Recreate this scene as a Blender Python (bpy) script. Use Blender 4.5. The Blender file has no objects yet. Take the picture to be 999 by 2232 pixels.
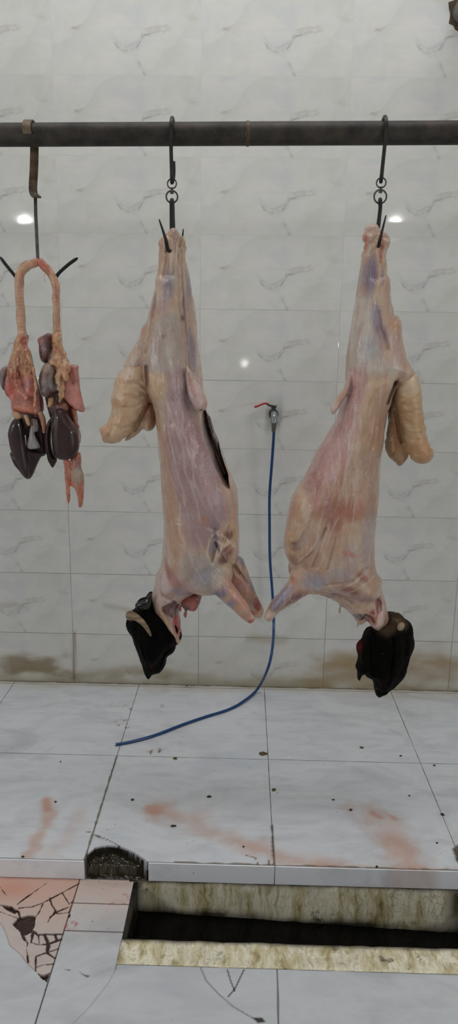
import bpy, math, random
import numpy as np
from mathutils import Vector, Matrix
random.seed(7)
sc = bpy.context.scene; COL = sc.collection
# ------------------------------------------------------------------ camera frame (photo pixels -> points of the room)
FPX = 1586.905; CAMH = 1.61117; WALLY = 3.23263; STEPY = 1.997; LOWZ = -0.070
CR = np.array([[0.99965998, 0.02190942, 0.01413877],
               [-0.01872698, 0.22592825, 0.97396393],
               [-0.01814464, 0.97389753, -0.22626172]])      # rows: right, up, forward
CAM = np.array([0, 0, CAMH])
def ray(x, y): return CR.T @ np.array([x - 499.5, -(y - 1116), FPX])
def P(x, y, Y):                       # point at distance Y into the room
    d = ray(x, y); return CAM + d * (Y / d[1])
def PZ(x, y, Z):                      # point at height Z
    d = ray(x, y); return CAM + d * ((Z - CAMH) / d[2])
def lin(c):
    c = np.asarray(c, float) / 255.
    return np.where(c <= .04045, c / 12.92, ((c + .055) / 1.055) ** 2.4)
def L4(*c): return (*[float(v) for v in lin(c)], 1.)
# ------------------------------------------------------------------ noise
def _h(i, j, k, s):
    n = (i * 374761393 + j * 668265263 + k * 2147483647 + s * 974634811) & 0xffffffff
    n = ((n ^ (n >> 13)) * 1274126177) & 0xffffffff
    n = ((n ^ (n >> 16)) * 2246822519) & 0xffffffff
    return ((n ^ (n >> 15)) & 0xffff) / 65535.
def vnoise(p, s=0):
    p = np.asarray(p, float); i = np.floor(p).astype(np.int64); f = p - i; f = f * f * (3 - 2 * f)
    out = 0
    for a in (0, 1):
        for b in (0, 1):
            for c in (0, 1):
                w = (f[:, 0] if a else 1 - f[:, 0]) * (f[:, 1] if b else 1 - f[:, 1]) * (f[:, 2] if c else 1 - f[:, 2])
                out = out + w * _h(i[:, 0] + a, i[:, 1] + b, i[:, 2] + c, s)
    return out * 2 - 1
def fbm(p, s=0, o=3):
    r = 0; a = 1; t = 0
    for k in range(o): r = r + a * vnoise(np.asarray(p) * 2 ** k, s + k); t += a; a *= .5
    return r / t
def sstep(a, b, x):
    t = np.clip((x - a) / (b - a), 0, 1); return t * t * (3 - 2 * t)
# ------------------------------------------------------------------ 2D helpers
def smooth_poly(pts, n=4, closed=True):
    p = np.asarray(pts, float); m = len(p); out = []
    for i in range(m if closed else m - 1):
        g = (lambda k: p[k % m]) if closed else (lambda k: p[min(max(k, 0), m - 1)])
        a, b, c, d = g(i - 1), g(i), g(i + 1), g(i + 2)
        for k in range(n):
            t = k / n
            out.append(.5 * ((2 * b) + (-a + c) * t + (2 * a - 5 * b + 4 * c - d) * t * t + (-a + 3 * b - 3 * c + d) * t ** 3))
    if not closed: out.append(p[-1])
    return np.array(out)
def inpoly(q, poly):
    x, y = q[:, 0], q[:, 1]; ins = np.zeros(len(q), bool); n = len(poly)
    for i in range(n):
        x1, y1 = poly[i]; x2, y2 = poly[(i + 1) % n]
        if y1 == y2: continue
        c = ((y1 > y) != (y2 > y)) & (x < (x2 - x1) * (y - y1) / (y2 - y1) + x1)
        ins ^= c
    return ins
def segdist(q, poly, closed=True, near=False):
    best = np.full(len(q), 1e9); bp = np.zeros((len(q), 2)); bt = np.zeros(len(q)); n = len(poly)
    for i in range(n if closed else n - 1):
        a = np.asarray(poly[i]); b = np.asarray(poly[(i + 1) % n]); ab = b - a; l2 = max(ab @ ab, 1e-18)
        t = np.clip(((q - a) @ ab) / l2, 0, 1); c = a + t[:, None] * ab; d = np.hypot(*(q - c).T)
        m = d < best; best[m] = d[m]; bp[m] = c[m]; bt[m] = i + t[m]
    return (best, bp, bt) if near else best
# ------------------------------------------------------------------ mesh helpers
class MB:
    def __init__(s): s.v = []; s.f = []; s.n = 0
    def add(s, V, F):
        V = np.asarray(V, float); s.v.append(V); s.f += [tuple(i + s.n for i in f) for f in F]; s.n += len(V); return s
    def V(s): return np.concatenate(s.v) if s.v else np.zeros((0, 3))
    def inflate(s, poly, Y, T, R, step=.003, smooth=3, tiltx=0, tiltz=0, front=1., back=1., bulge=0):
        px = smooth_poly(poly, smooth) if smooth > 1 else np.asarray(poly, float)
        p3 = np.array([P(x, y, Y) for x, y in px]); o = p3[:, [0, 2]]
        lo = o.min(0) - step; hi = o.max(0) + step
        xs = np.arange(lo[0], hi[0] + step, step); zs = np.arange(lo[1], hi[1] + step, step)
        cx, cz = np.meshgrid((xs[:-1] + xs[1:]) / 2, (zs[:-1] + zs[1:]) / 2, indexing='ij')
        ins = inpoly(np.stack([cx.ravel(), cz.ravel()], 1), o).reshape(cx.shape)
        cnt = np.zeros((len(xs), len(zs)), int)
        for a in (0, 1):
            for b in (0, 1): cnt[a:a + ins.shape[0], b:b + ins.shape[1]] += ins
        gx, gz = np.meshgrid(xs, zs, indexing='ij'); used = cnt > 0; edge = used & (cnt < 4)
        q = np.stack([gx[used], gz[used]], 1); e = edge[used]
        d, bp, _ = segdist(q, o, True, True)
        q[e] = bp[e]; d[e] = 0
        r = np.clip(d / R, 0, 1); h = T * np.sqrt(np.clip(1 - (1 - r) ** 2, 0, 1))
        c = o.mean(0); off = tiltx * (q[:, 0] - c[0]) + tiltz * (q[:, 1] - c[1])
        nv = len(q); idx = -np.ones(cnt.shape, int); idx[used] = np.arange(nv)
        bidx = np.full(nv, -1); bi = np.where(~e)[0]; bidx[bi] = nv + np.arange(len(bi)); bidx[e] = np.where(e)[0]
        Fv = np.stack([q[:, 0], Y + off - h * front, q[:, 1]], 1)
        Bv = np.stack([q[bi, 0], Y + off[bi] + h[bi] * back, q[bi, 1]], 1)
        F = []
        for i, j in zip(*np.where(ins)):
            a, b, c2, d2 = idx[i, j], idx[i + 1, j], idx[i + 1, j + 1], idx[i, j + 1]
            F.append((a, b, c2, d2)); F.append((bidx[d2], bidx[c2], bidx[b], bidx[a]))
        return s.add(np.concatenate([Fv, Bv]), F)
    def tube(s, pts, rad, n=12, flat=None, cap=True):
        pts = [np.asarray(p, float) for p in pts]; m = len(pts)
        rad = [rad] * m if np.isscalar(rad) else list(rad)
        tg = []
        for i in range(m):
            t = pts[min(i + 1, m - 1)] - pts[max(i - 1, 0)]; tg.append(t / (np.linalg.norm(t) + 1e-12))
        u = np.cross(tg[0], [0, 1, 0]) if abs(tg[0][1]) < .9 else np.cross(tg[0], [1, 0, 0])
        u /= np.linalg.norm(u); V = []
        for i in range(m):
            u = u - (u @ tg[i]) * tg[i]; u /= np.linalg.norm(u) + 1e-12; w = np.cross(tg[i], u)
            ru, rw = (rad[i], rad[i]) if flat is None else (rad[i], rad[i] * flat)
            for k in range(n):
                a = 2 * math.pi * k / n; V.append(pts[i] + u * math.cos(a) * ru + w * math.sin(a) * rw)
        F = [(i * n + k, i * n + (k + 1) % n, (i + 1) * n + (k + 1) % n, (i + 1) * n + k) for i in range(m - 1) for k in range(n)]
        if cap: F.append(tuple(range(n - 1, -1, -1))); F.append(tuple((m - 1) * n + k for k in range(n)))
        return s.add(V, F)
    def box(s, lo, hi):
        x0, y0, z0 = lo; x1, y1, z1 = hi
        V = [(x0, y0, z0), (x1, y0, z0), (x1, y1, z0), (x0, y1, z0), (x0, y0, z1), (x1, y0, z1), (x1, y1, z1), (x0, y1, z1)]
        return s.add(V, [(3, 2, 1, 0), (4, 5, 6, 7), (0, 1, 5, 4), (1, 2, 6, 5), (2, 3, 7, 6), (3, 0, 4, 7)])
    def torus(s, c, n, R, r, N=28, k=10):
        n = np.asarray(n, float); n /= np.linalg.norm(n); a = np.cross(n, [0, 0, 1] if abs(n[2]) < .9 else [1, 0, 0]); a /= np.linalg.norm(a); b = np.cross(n, a)
        V = []; F = []
        for i in range(N):
            t = 2 * math.pi * i / N; e = a * math.cos(t) + b * math.sin(t)
            for j in range(k):
                p = 2 * math.pi * j / k; V.append(np.asarray(c) + e * (R + r * math.cos(p)) + n * r * math.sin(p))
        for i in range(N):
            for j in range(k): F.append((i * k + j, ((i + 1) % N) * k + j, ((i + 1) % N) * k + (j + 1) % k, i * k + (j + 1) % k))
        return s.add(V, F)
    def ball(s, c, r, n=14, sc3=(1, 1, 1)):
        V = []; F = []; c = np.asarray(c, float); m = n * 2
        for i in range(n + 1):
            a = math.pi * i / n
            for k in range(m):
                b = 2 * math.pi * k / m; V.append(c + r * np.array([math.sin(a) * math.cos(b) * sc3[0], math.sin(a) * math.sin(b) * sc3[1], math.cos(a) * sc3[2]]))
        for i in range(n):
            for k in range(m): F.append((i * m + k, (i + 1) * m + k, (i + 1) * m + (k + 1) % m, i * m + (k + 1) % m))
        return s.add(V, F)
def spline(pts, n=6): return smooth_poly(pts, n, False)
def me_from(V, F, name='m'):
    me = bpy.data.meshes.new(name); me.from_pydata([tuple(v) for v in V], [], F); me.update(); return me
def verts(me):
    a = np.empty(len(me.vertices) * 3); me.vertices.foreach_get('co', a); return a.reshape(-1, 3)
def norms(me):
    a = np.empty(len(me.vertices) * 3); me.vertices.foreach_get('normal', a); return a.reshape(-1, 3)
def setv(me, V): me.vertices.foreach_set('co', np.asarray(V, float).ravel()); me.update()
def union(mb, voxel=.004, smooth=3):
    me = me_from(mb.V(), mb.f); ob = bpy.data.objects.new('tmp', me); COL.objects.link(ob)
    m = ob.modifiers.new('r', 'REMESH'); m.mode = 'VOXEL'; m.voxel_size = voxel
    if smooth:
        k = ob.modifiers.new('s', 'SMOOTH'); k.iterations = smooth; k.factor = .5
    dg = bpy.context.evaluated_depsgraph_get(); me2 = bpy.data.meshes.new_from_object(ob.evaluated_get(dg))
    bpy.data.objects.remove(ob); bpy.data.meshes.remove(me); return me2
def setcol(me, C, name='Col'):
    C = np.asarray(C, float)
    if C.shape[1] == 3: C = np.concatenate([C, np.ones((len(C), 1))], 1)
    a = me.color_attributes.new(name, 'FLOAT_COLOR', 'POINT'); a.data.foreach_set('color', C.astype(np.float32).ravel())
def obj(name, me, mat, parent=None, loc=None, smooth=True, bevel=0):
    """mesh given in room coordinates; loc (or the parent's base) becomes its origin"""
    base = np.array(parent_base(parent)) if parent else np.zeros(3)
    l = np.asarray(loc, float) if loc is not None else base
    me.transform(Matrix.Translation(Vector(-l)))
    o = bpy.data.objects.new(name, me); COL.objects.link(o); me.materials.append(mat)
    if smooth: me.polygons.foreach_set('use_smooth', [True] * len(me.polygons))
    if parent: o.parent = parent; o.location = Vector(l - base)
    else: o.location = Vector(l)
    o['_b'] = [float(x) for x in l]
    if bevel:
        b = o.modifiers.new('bevel', 'BEVEL'); b.width = bevel; b.segments = 2; b.limit_method = 'ANGLE'
    return o
def parent_base(o): return list(o['_b'])
def ob(name, mb, mat, parent=None, **k): return obj(name, me_from(mb.V(), mb.f, name), mat, parent, **k)
def thing(name, label, cat, loc, group=None):
    o = bpy.data.objects.new(name, None); COL.objects.link(o); o.location = loc; o.empty_display_size = .05
    o['_b'] = [float(x) for x in loc]; return tag(o, label, cat, group)
def tag(o, label, cat, group=None):
    o['label'] = label; o['category'] = cat
    if group: o['group'] = group
    return o
def struct(o): o['kind'] = 'structure'; return o
# ------------------------------------------------------------------ node helper
class NT:
    def __init__(s, name):
        s.m = bpy.data.materials.new(name); s.m.use_nodes = True; s.t = s.m.node_tree; s.t.nodes.clear()
        s.out = s.n('ShaderNodeOutputMaterial'); s.b = s.n('ShaderNodeBsdfPrincipled'); s.t.links.new(s.b.outputs[0], s.out.inputs[0])
    def n(s, t, **k):
        x = s.t.nodes.new(t)
        for a, b in k.items(): setattr(x, a, b)
        return x
    def put(s, sock, v):
        if hasattr(v, 'is_output'): s.t.links.new(v, sock)
        else: sock.default_value = v
    def math(s, op, a, b=0., c=0., clamp=False):
        x = s.n('ShaderNodeMath', operation=op, use_clamp=clamp)
        for i, v in enumerate((a, b, c)): s.put(x.inputs[i], v)
        return x.outputs[0]
    def mix(s, f, a, b, mode='MIX'):
        x = s.n('ShaderNodeMix', data_type='RGBA', blend_type=mode); s.put(x.inputs[0], f); s.put(x.inputs[6], a); s.put(x.inputs[7], b); return x.outputs[2]
    def ramp(s, f, stops):
        x = s.n('ShaderNodeValToRGB'); e = x.color_ramp.elements
        while len(e) < len(stops): e.new(.5)
        for i, (p, c) in enumerate(stops): e[i].position = p; e[i].color = c if len(c) == 4 else (*c, 1)
        s.put(x.inputs[0], f); return x.outputs[0]
    def mapr(s, v, a, b, c=0., d=1.):
        x = s.n('ShaderNodeMapRange'); s.put(x.inputs[0], v)
        for i, q in enumerate((a, b, c, d)): x.inputs[i + 1].default_value = q
        return x.outputs[0]
    def obj(s): return s.n('ShaderNodeTexCoord').outputs['Object']
    def map(s, v, scale=(1, 1, 1), rot=(0, 0, 0), loc=(0, 0, 0)):
        x = s.n('ShaderNodeMapping'); s.put(x.inputs[0], v); x.inputs['Scale'].default_value = scale; x.inputs['Rotation'].default_value = rot; x.inputs['Location'].default_value = loc; return x.outputs[0]
    def noise(s, v, sc_, det=3., rough=.5, dist=0.):
        x = s.n('ShaderNodeTexNoise'); s.put(x.inputs['Vector'], v); x.inputs['Scale'].default_value = sc_; x.inputs['Detail'].default_value = det; x.inputs['Roughness'].default_value = rough; x.inputs['Distortion'].default_value = dist; return x.outputs[0]
    def voro(s, v, sc_, feat='F1'):
        x = s.n('ShaderNodeTexVoronoi', feature=feat); s.put(x.inputs['Vector'], v); x.inputs['Scale'].default_value = sc_; return x.outputs[0]
    def curve(s, v, pts):
        x = s.n('ShaderNodeFloatCurve'); c = x.mapping.curves[0]
        while len(c.points) < len(pts): c.points.new(.5, .5)
        for q, (a, b) in zip(c.points, pts): q.location = (a, b)
        x.mapping.update(); s.put(x.inputs[1], v); x.inputs[0].default_value = 1; return x.outputs[0]
    def attr(s, name='Col'):
        return s.n('ShaderNodeAttribute', attribute_name=name)
    def bump(s, h, strength=.3, dist=.002):
        x = s.n('ShaderNodeBump'); s.put(x.inputs['Height'], h); x.inputs['Strength'].default_value = strength; x.inputs['Distance'].default_value = dist; s.t.links.new(x.outputs[0], s.b.inputs['Normal']); s.t.links.new(x.outputs[0], s.b.inputs['Coat Normal'])
    def set(s, **k):
        for a, v in k.items(): s.put(s.b.inputs[a.replace('_', ' ')], v)
        return s.m
def plain(name, c, rough=.5, metal=0., spec=.5, coat=0.):
    t = NT(name); o = t.obj(); nz = t.noise(o, 60, 3)
    t.put(t.b.inputs['Base Color'], t.mix(t.mapr(nz, .3, .7), L4(*[max(0, v * .85) for v in c]), L4(*c)))
    return t.set(Roughness=rough, Metallic=metal, Specular_IOR_Level=spec, Coat_Weight=coat)
# ------------------------------------------------------------------ tile materials
def wall_mat():
    t = NT('veined_wall_tile'); o = t.obj(); x = t.n('ShaderNodeSeparateXYZ'); t.put(x.inputs[0], o)
    U = t.math('DIVIDE', t.math('ADD', x.outputs[0], .79659 + 6), .6); Vv = t.math('DIVIDE', t.math('SUBTRACT', 2.95076 + 3, x.outputs[2]), .3)
    u = t.math('FRACT', U); v = t.math('FRACT', Vv)
    cmb = t.n('ShaderNodeCombineXYZ'); t.put(cmb.inputs[0], t.math('MULTIPLY', u, 2.)); t.put(cmb.inputs[1], v); tc = cmb.outputs[0]
    cl = t.noise(t.map(tc, (1, 1, 1), (0, 0, .6)), 1.5, 3, .55, .6); cl2 = t.noise(t.map(tc, (.7, 2.2, 1), (0, 0, -.5), (3, 1, 0)), 2.2, 4, .6, .8)
    col = t.ramp(cl, [(.3, L4(200, 203, 204)), (.5, L4(211, 211, 207)), (.7, L4(197, 200, 195))])
    col = t.mix(t.mapr(cl2, .5, .75, 0, .55), col, L4(222, 216, 210))
    # broad diagonal veils whose edge reads as a soft line
    def veil(cpts, depth, colr, k):
        nonlocal col
        d = t.math('SUBTRACT', v, t.math('ADD', t.curve(u, cpts), t.math('MULTIPLY', t.math('SUBTRACT', t.noise(tc, 7, 3), .5), .12)))
        f = t.math('MULTIPLY', t.mapr(d, 0, .035), t.mapr(d, .02, depth, 1, 0))
        col = t.mix(t.math('MULTIPLY', f, k), col, colr)
    veil([(0, .62), (.1, .55), (.24, .3), (.34, .05), (.4, -.0), (1, 0)], .35, L4(188, 190, 186), .3)
    veil([(0, 1), (.5, 1), (.62, .95), (.75, .72), (.86, .5), (.93, .25), (1, .02)], .4, L4(194, 194, 188), .3)
    def vein(cpts, mpts, w, colr, k, wob=.05, s=9.):
        nonlocal col
        nz = t.math('MULTIPLY', t.math('SUBTRACT', t.noise(tc, s, 4, .65), .5), wob)
        d = t.math('ABSOLUTE', t.math('SUBTRACT', v, t.math('ADD', t.curve(u, cpts), nz)))
        f = t.math('MULTIPLY', t.mapr(d, 0, w, 1, 0), t.curve(u, mpts))
        br = t.mapr(t.noise(tc, 11, 3), .36, .62, .1, 1)
        col = t.mix(t.math('MULTIPLY', t.math('MULTIPLY', f, br), k), col, colr)
    mk = [(0, 0), (.38, 0), (.43, .7), (.55, 1), (.64, 1), (.74, .8), (.8, .2), (.84, 0), (1, 0)]
    c1 = [(0, .55), (.4, .57), (.48, .69), (.53, .68), (.59, .6), (.62, .5), (.68, .47), (.76, .45), (.82, .38), (1, .3)]
    vein(c1, mk, .075, L4(166, 162, 152), .45, .06)
    vein([(a, b + .02) for a, b in c1], mk, .017, L4(120, 114, 102), .62, .12, 9)
    vein([(a, b - .045) for a, b in c1], mk, .02, L4(156, 152, 141), .3, .1, 8)
    vein([(0, .52), (.08, .5), (.13, .46), (.18, .43), (.23, .38), (.3, .36), (1, .3)], [(0, 0), (.09, 0), (.14, .7), (.17, 1), (.2, .7), (.24, 0), (1, 0)], .035, L4(160, 146, 130), .7, .05)
    vein([(0, 1), (.5, 1), (.54, .95), (.57, .84), (.6, .9), (.63, 1), (1, 1)], [(0, 0), (.53, 0), (.57, .7), (.62, 1), (.64, 0), (1, 0)], .06, L4(168, 164, 155), .6)
    vein([(0, .1), (.62, .12), (.75, .05), (.9, .3), (1, .32)], [(0, 0), (.85, 0), (.92, .5), (1, 0)], .03, L4(180, 170, 155), .5)
    # every tile a hair different
    wn = t.n('ShaderNodeTexWhiteNoise', noise_dimensions='2D'); c2 = t.n('ShaderNodeCombineXYZ'); t.put(c2.inputs[0], t.math('FLOOR', U)); t.put(c2.inputs[1], t.math('FLOOR', Vv)); t.put(wn.inputs[0], c2.outputs[0])
    col = t.mix(t.math('MULTIPLY', wn.outputs[0], .08), col, L4(180, 180, 176))
    # joints
    eu = t.math('MULTIPLY', t.math('MINIMUM', u, t.math('SUBTRACT', 1, u)), .6); ev = t.math('MULTIPLY', t.math('MINIMUM', v, t.math('SUBTRACT', 1, v)), .3)
    e = t.math('MINIMUM', eu, ev); j = t.mapr(e, .0006, .0016, 1, 0)
    jn = t.mapr(t.noise(o, 4, 3), .3, .7, .35, .9); low = t.mapr(x.outputs[2], 1.2, .2, 0, 1); mid = t.mapr(x.outputs[2], 2.1, 1.6, 0, 1)
    jc = t.mix(low, t.mix(mid, L4(204, 202, 198), L4(138, 136, 128)), L4(108, 96, 70))
    jn = t.math('MINIMUM', 1, t.math('ADD', jn, t.math('MULTIPLY', low, .3)))
    # grime collected over the skirting row + flecks
    a = t.attr('Stain'); col = t.mix(a.outputs['Alpha'], col, a.outputs['Color'])
    col = t.mix(t.math('MULTIPLY', j, jn), col, jc)
    fl = t.mapr(t.voro(o, 26), .0, .05, 1, 0); fm = t.mapr(t.noise(o, 7, 2), .6, .66); col = t.mix(t.math('MULTIPLY', fl, fm), col, L4(60, 52, 44))
    t.put(t.b.inputs['Base Color'], col)
    h = t.math('ADD', t.math('MULTIPLY', j, -1), t.math('MULTIPLY', t.noise(o, 9, 2), .35)); t.bump(h, .25, .0012)
    return t.set(Roughness=t.mapr(t.noise(o, 5, 3), .3, .7, .045, .075), Specular_IOR_Level=.5)
def floor_mat(name, grid=None, base=((200, 205, 213), (212, 215, 220), (190, 194, 200))):
    t = NT(name); o = t.obj(); x = t.n('ShaderNodeSeparateXYZ'); t.put(x.inputs[0], o)
    cl = t.noise(t.map(o, (1.2, 2.6, 1), (0, 0, .6)), 2.2, 5, .6, .7); cl2 = t.noise(t.map(o, (1, 3, 1), (0, 0, -.7), (4, 0, 0)), 4, 5, .65, .5)
    col = t.ramp(cl, [(.32, L4(*base[0])), (.5, L4(*base[1])), (.68, L4(*base[2]))])
    col = t.mix(t.mapr(cl2, .5, .7, 0, .5), col, L4(178, 180, 184))
    a = t.attr('Stain'); col = t.mix(a.outputs['Alpha'], col, a.outputs['Color'])
    hh = t.math('MULTIPLY', t.noise(o, 12, 3), .3)
    if grid:
        gx, gy, s = grid
        u = t.math('FRACT', t.math('DIVIDE', t.math('ADD', x.outputs[0], -gx + 6 * s), s)); v = t.math('FRACT', t.math('DIVIDE', t.math('ADD', x.outputs[1], -gy + 6 * s), s))
        e = t.math('MULTIPLY', t.math('MINIMUM', t.math('MINIMUM', u, t.math('SUBTRACT', 1, u)), t.math('MINIMUM', v, t.math('SUBTRACT', 1, v))), s)
        w = t.mapr(t.noise(o, 9, 3), .3, .7, .0011, .0026); j = t.math('SUBTRACT', 1, t.math('DIVIDE', e, w), clamp=True); j = t.mapr(j, 0, .4)
        col = t.mix(t.math('MULTIPLY', j, .92), col, t.ramp(t.noise(o, 14, 3), [(.35, L4(52, 44, 34)), (.6, L4(120, 106, 82))]))
        hh = t.math('SUBTRACT', hh, j)
    fl = t.mapr(t.voro(o, 30), .03, .085, 1, 0); fm = t.mapr(t.noise(o, 9, 3), .54, .57); col = t.mix(t.math('MULTIPLY', fl, t.math('MULTIPLY', fm, .9)), col, L4(58, 50, 40))
    t.put(t.b.inputs['Base Color'], col); t.bump(hh, .25, .0015)
    return t.set(Roughness=t.mapr(t.noise(o, 3.5, 4), .3, .7, .1, .26))
WALL = wall_mat()
FLOOR = floor_mat('veined_floor_tile', (-.48158, WALLY - .63221, .60338))
FLOORLOW = floor_mat('lower_floor_tile', None, ((184, 188, 194), (196, 199, 203), (174, 177, 182)))
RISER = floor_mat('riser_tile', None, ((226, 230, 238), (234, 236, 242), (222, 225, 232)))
PAINTED = plain('white_painted_plaster', (222, 222, 218), .6)
# ------------------------------------------------------------------ grids
def grid_mesh(xs, ys, f, keep=None):
    gx, gy = np.meshgrid(xs, ys, indexing='ij'); V = f(gx.ravel(), gy.ravel()); ny = len(ys); F = []
    for i in range(len(xs) - 1):
        for j in range(ny - 1):
            if keep is None or keep((xs[i] + xs[i + 1]) / 2, (ys[j] + ys[j + 1]) / 2): F.append((i * ny + j, (i + 1) * ny + j, (i + 1) * ny + j + 1, i * ny + j + 1))
    return me_from(V, F)
def rng_(*segs):
    out = []
    for a, b, st in segs: out += list(np.arange(a, b - st * .3, st))
    return np.array(out + [segs[-1][1]])
class Paint:
    def __init__(s, q): s.q = np.asarray(q, float); s.c = np.zeros((len(q), 3)) + .2; s.a = np.zeros(len(q)); s.q3 = np.stack([s.q[:, 0], s.q[:, 1], 0 * s.q[:, 0]], 1)
    def lay(s, m, col):
        m = np.clip(m, 0, 1); cl = lin(col); na = s.a + m * (1 - s.a)
        w = np.where(na > 1e-6, m / np.maximum(na, 1e-6), 0)[:, None]; s.c = s.c * (1 - w) + cl * w; s.a = na
    def stroke(s, pts, w, col, k=1., soft=1., ns=0., nf=40, taper=False):
        pts = np.asarray(pts, float); n = len(pts) - 1
        d, _, t = segdist(s.q, pts, False, True)
        if ns: d = d + ns * w * fbm(s.q3 * nf, 3)
        ww = w * (1 - .75 * t / n) if taper else w
        s.lay(k * (1 - sstep(np.maximum(ww * (1 - soft), 0), ww + 1e-9, d)), col)
    def blob(s, poly, col, k=1., soft=.01, ns=0., nf=40):
        poly = np.asarray(poly, float); d = segdist(s.q, poly); d = np.where(inpoly(s.q, poly), -d, d) + ns * fbm(s.q3 * nf, 9)
        s.lay(k * (1 - sstep(-soft, soft, d)), col)
    def out(s): return np.concatenate([s.c, s.a[:, None]], 1)
# ------------------------------------------------------------------ ROOM
X0, X1, YF, CH = -2.4, 2.4, -2.5, 4.0
# back wall
xs = rng_((X0, -1.1, .1), (-1.1, 1.1, .012), (1.1, X1, .1)); zs = rng_((-.1, .9, .01), (.9, CH, .1))
me = grid_mesh(xs, zs, lambda a, b: np.stack([a, 0 * a + WALLY, b], 1)); V = verts(me)
pt = Paint(V[:, [0, 2]])
W2 = lambda *l: [tuple(P(x, y, WALLY)[[0, 2]]) for x, y in l]
nz = fbm(V * [6, 1, 14], 5, 4); n2 = fbm(V * [3, 1, 5], 8, 3)
pt.lay(.28 * sstep(.5, .0, V[:, 2]) * (.6 + .8 * n2), (150, 138, 100))
pt.lay(.5 * sstep(.07, 0, V[:, 2] + .07 * nz), (130, 112, 66))
d = segdist(pt.q, W2((720, 1478), (820, 1470), (900, 1462), (985, 1478)), False); pt.lay(.62 * sstep(.15, .0, d + .11 * nz), (142, 114, 60))
d = segdist(pt.q, W2((740, 1440), (820, 1455), (960, 1425)), False); pt.lay(.5 * sstep(.09, .0, d + .09 * nz), (150, 122, 66))
d = segdist(pt.q, W2((5, 1458), (60, 1452), (150, 1460)), False); pt.lay(.8 * sstep(.065, .0, d + .09 * nz), (122, 104, 66))
d = segdist(pt.q, W2((170, 1470), (300, 1462), (360, 1476)), False); pt.lay(.5 * sstep(.05, .0, d + .04 * nz), (134, 116, 76))
d = segdist(pt.q, W2((162, 1380), (162, 1480)), False); pt.lay(.8 * sstep(.012, 0, d), (120, 96, 54))
for l in [((0, 1325), (30, 1318), (60, 1325)), ((230, 1320), (300, 1332)), ((540, 1390), (620, 1392))]:
    d = segdist(pt.q, W2(*l), False); pt.lay(.45 * sstep(.03, .0, d + .03 * nz), (150, 140, 110))
d = segdist(pt.q, W2((590, 912), (606, 912)), False); pt.lay(.6 * sstep(.03, .005, d + .012 * fbm(V * 60, 4)), (92, 84, 66))
me.update(); setcol(me, pt.out(), 'Stain'); struct(obj('wall_back', me, WALL, smooth=False))
def slab(name, V, mat): return struct(obj(name, me_from(V, [(0, 1, 2, 3)]), mat, smooth=False))
slab('wall_left', [(X0, YF, -.3), (X0, WALLY, -.3), (X0, WALLY, CH), (X0, YF, CH)], PAINTED)
slab('wall_right', [(X1, WALLY, -.3), (X1, YF, -.3), (X1, YF, CH), (X1, WALLY, CH)], PAINTED)
slab('wall_front', [(X1, YF, -.3), (X0, YF, -.3), (X0, YF, CH), (X1, YF, CH)], PAINTED)
slab('ceiling', [(X0, YF, CH), (X0, WALLY, CH), (X1, WALLY, CH), (X1, YF, CH)], PAINTED)
# upper floor with the broken corner
F2 = lambda *l: [tuple(PZ(x, y, 0)[:2]) for x, y in l]
hole = np.array(F2((186, 1874), (190, 1862), (207, 1847), (226, 1843), (245, 1842), (266, 1846), (292, 1857), (312, 1871), (322, 1880)) + [(PZ(322, 1880, 0)[0], STEPY - .02), (PZ(186, 1874, 0)[0], STEPY - .02)])
HX0, HX1 = hole[-1][0], hole[-2][0]
xs = rng_((X0, -.95, .05), (-.95, -.55, .006), (-.55, -.2, .0028), (-.2, .95, .006), (.95, X1, .05)); ys = rng_((STEPY, 2.08, .0028), (2.08, WALLY, .006))
me = grid_mesh(xs, ys, lambda a, b: np.stack([a, b, 0 * a], 1)); V = verts(me)
inh = inpoly(V[:, :2], hole); dh = segdist(V[:, :2], hole)
yy = V[:, 1] - STEPY
ledge = np.where(yy > .014 + .006 * fbm(V * 40, 2), -.034, -.066) + .009 * fbm(V * [60, 60, 0], 4, 3)
V[:, 2] = np.where(inh, np.where((dh < .0032) & (yy > .012), -.008, np.minimum(-.009, ledge)), 0); setv(me, V)
pt = Paint(V[:, :2]); q3 = pt.q3
def flow(pts, w, k, col=(188, 122, 74), ns=.55): pt.stroke(F2(*pts), w * 1.15, col, k * .8, 1., ns, 22)
flow([(100, 1745), (107, 1768), (100, 1800), (80, 1830), (62, 1862)], .034, .6); flow([(100, 1743), (104, 1765)], .018, .45, (176, 92, 46))
flow([(172, 1778), (140, 1830), (110, 1862)], .05, .22)
flow([(345, 1768), (420, 1796), (520, 1834), (620, 1868), (760, 1896)], .055, .42); flow([(336, 1762), (338, 1780)], .035, .5, (184, 104, 58)); flow([(340, 1750), (390, 1770), (430, 1776)], .06, .2)
flow([(520, 1836), (620, 1870), (700, 1890)], .032, .3)
flow([(820, 1780), (850, 1815), (880, 1855), (920, 1900)], .095, .42); flow([(860, 1830), (890, 1868), (935, 1904)], .05, .35); flow([(812, 1772), (830, 1782)], .018, .5, (176, 94, 50))
flow([(852, 1778), (862, 1784)], .012, .5, (176, 94, 50)); flow([(750, 1758), (800, 1815), (850, 1860)], .03, .2); flow([(760, 1745), (770, 1760)], .02, .25)
flow([(700, 1892), (999, 1902)], .03, .35)
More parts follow.
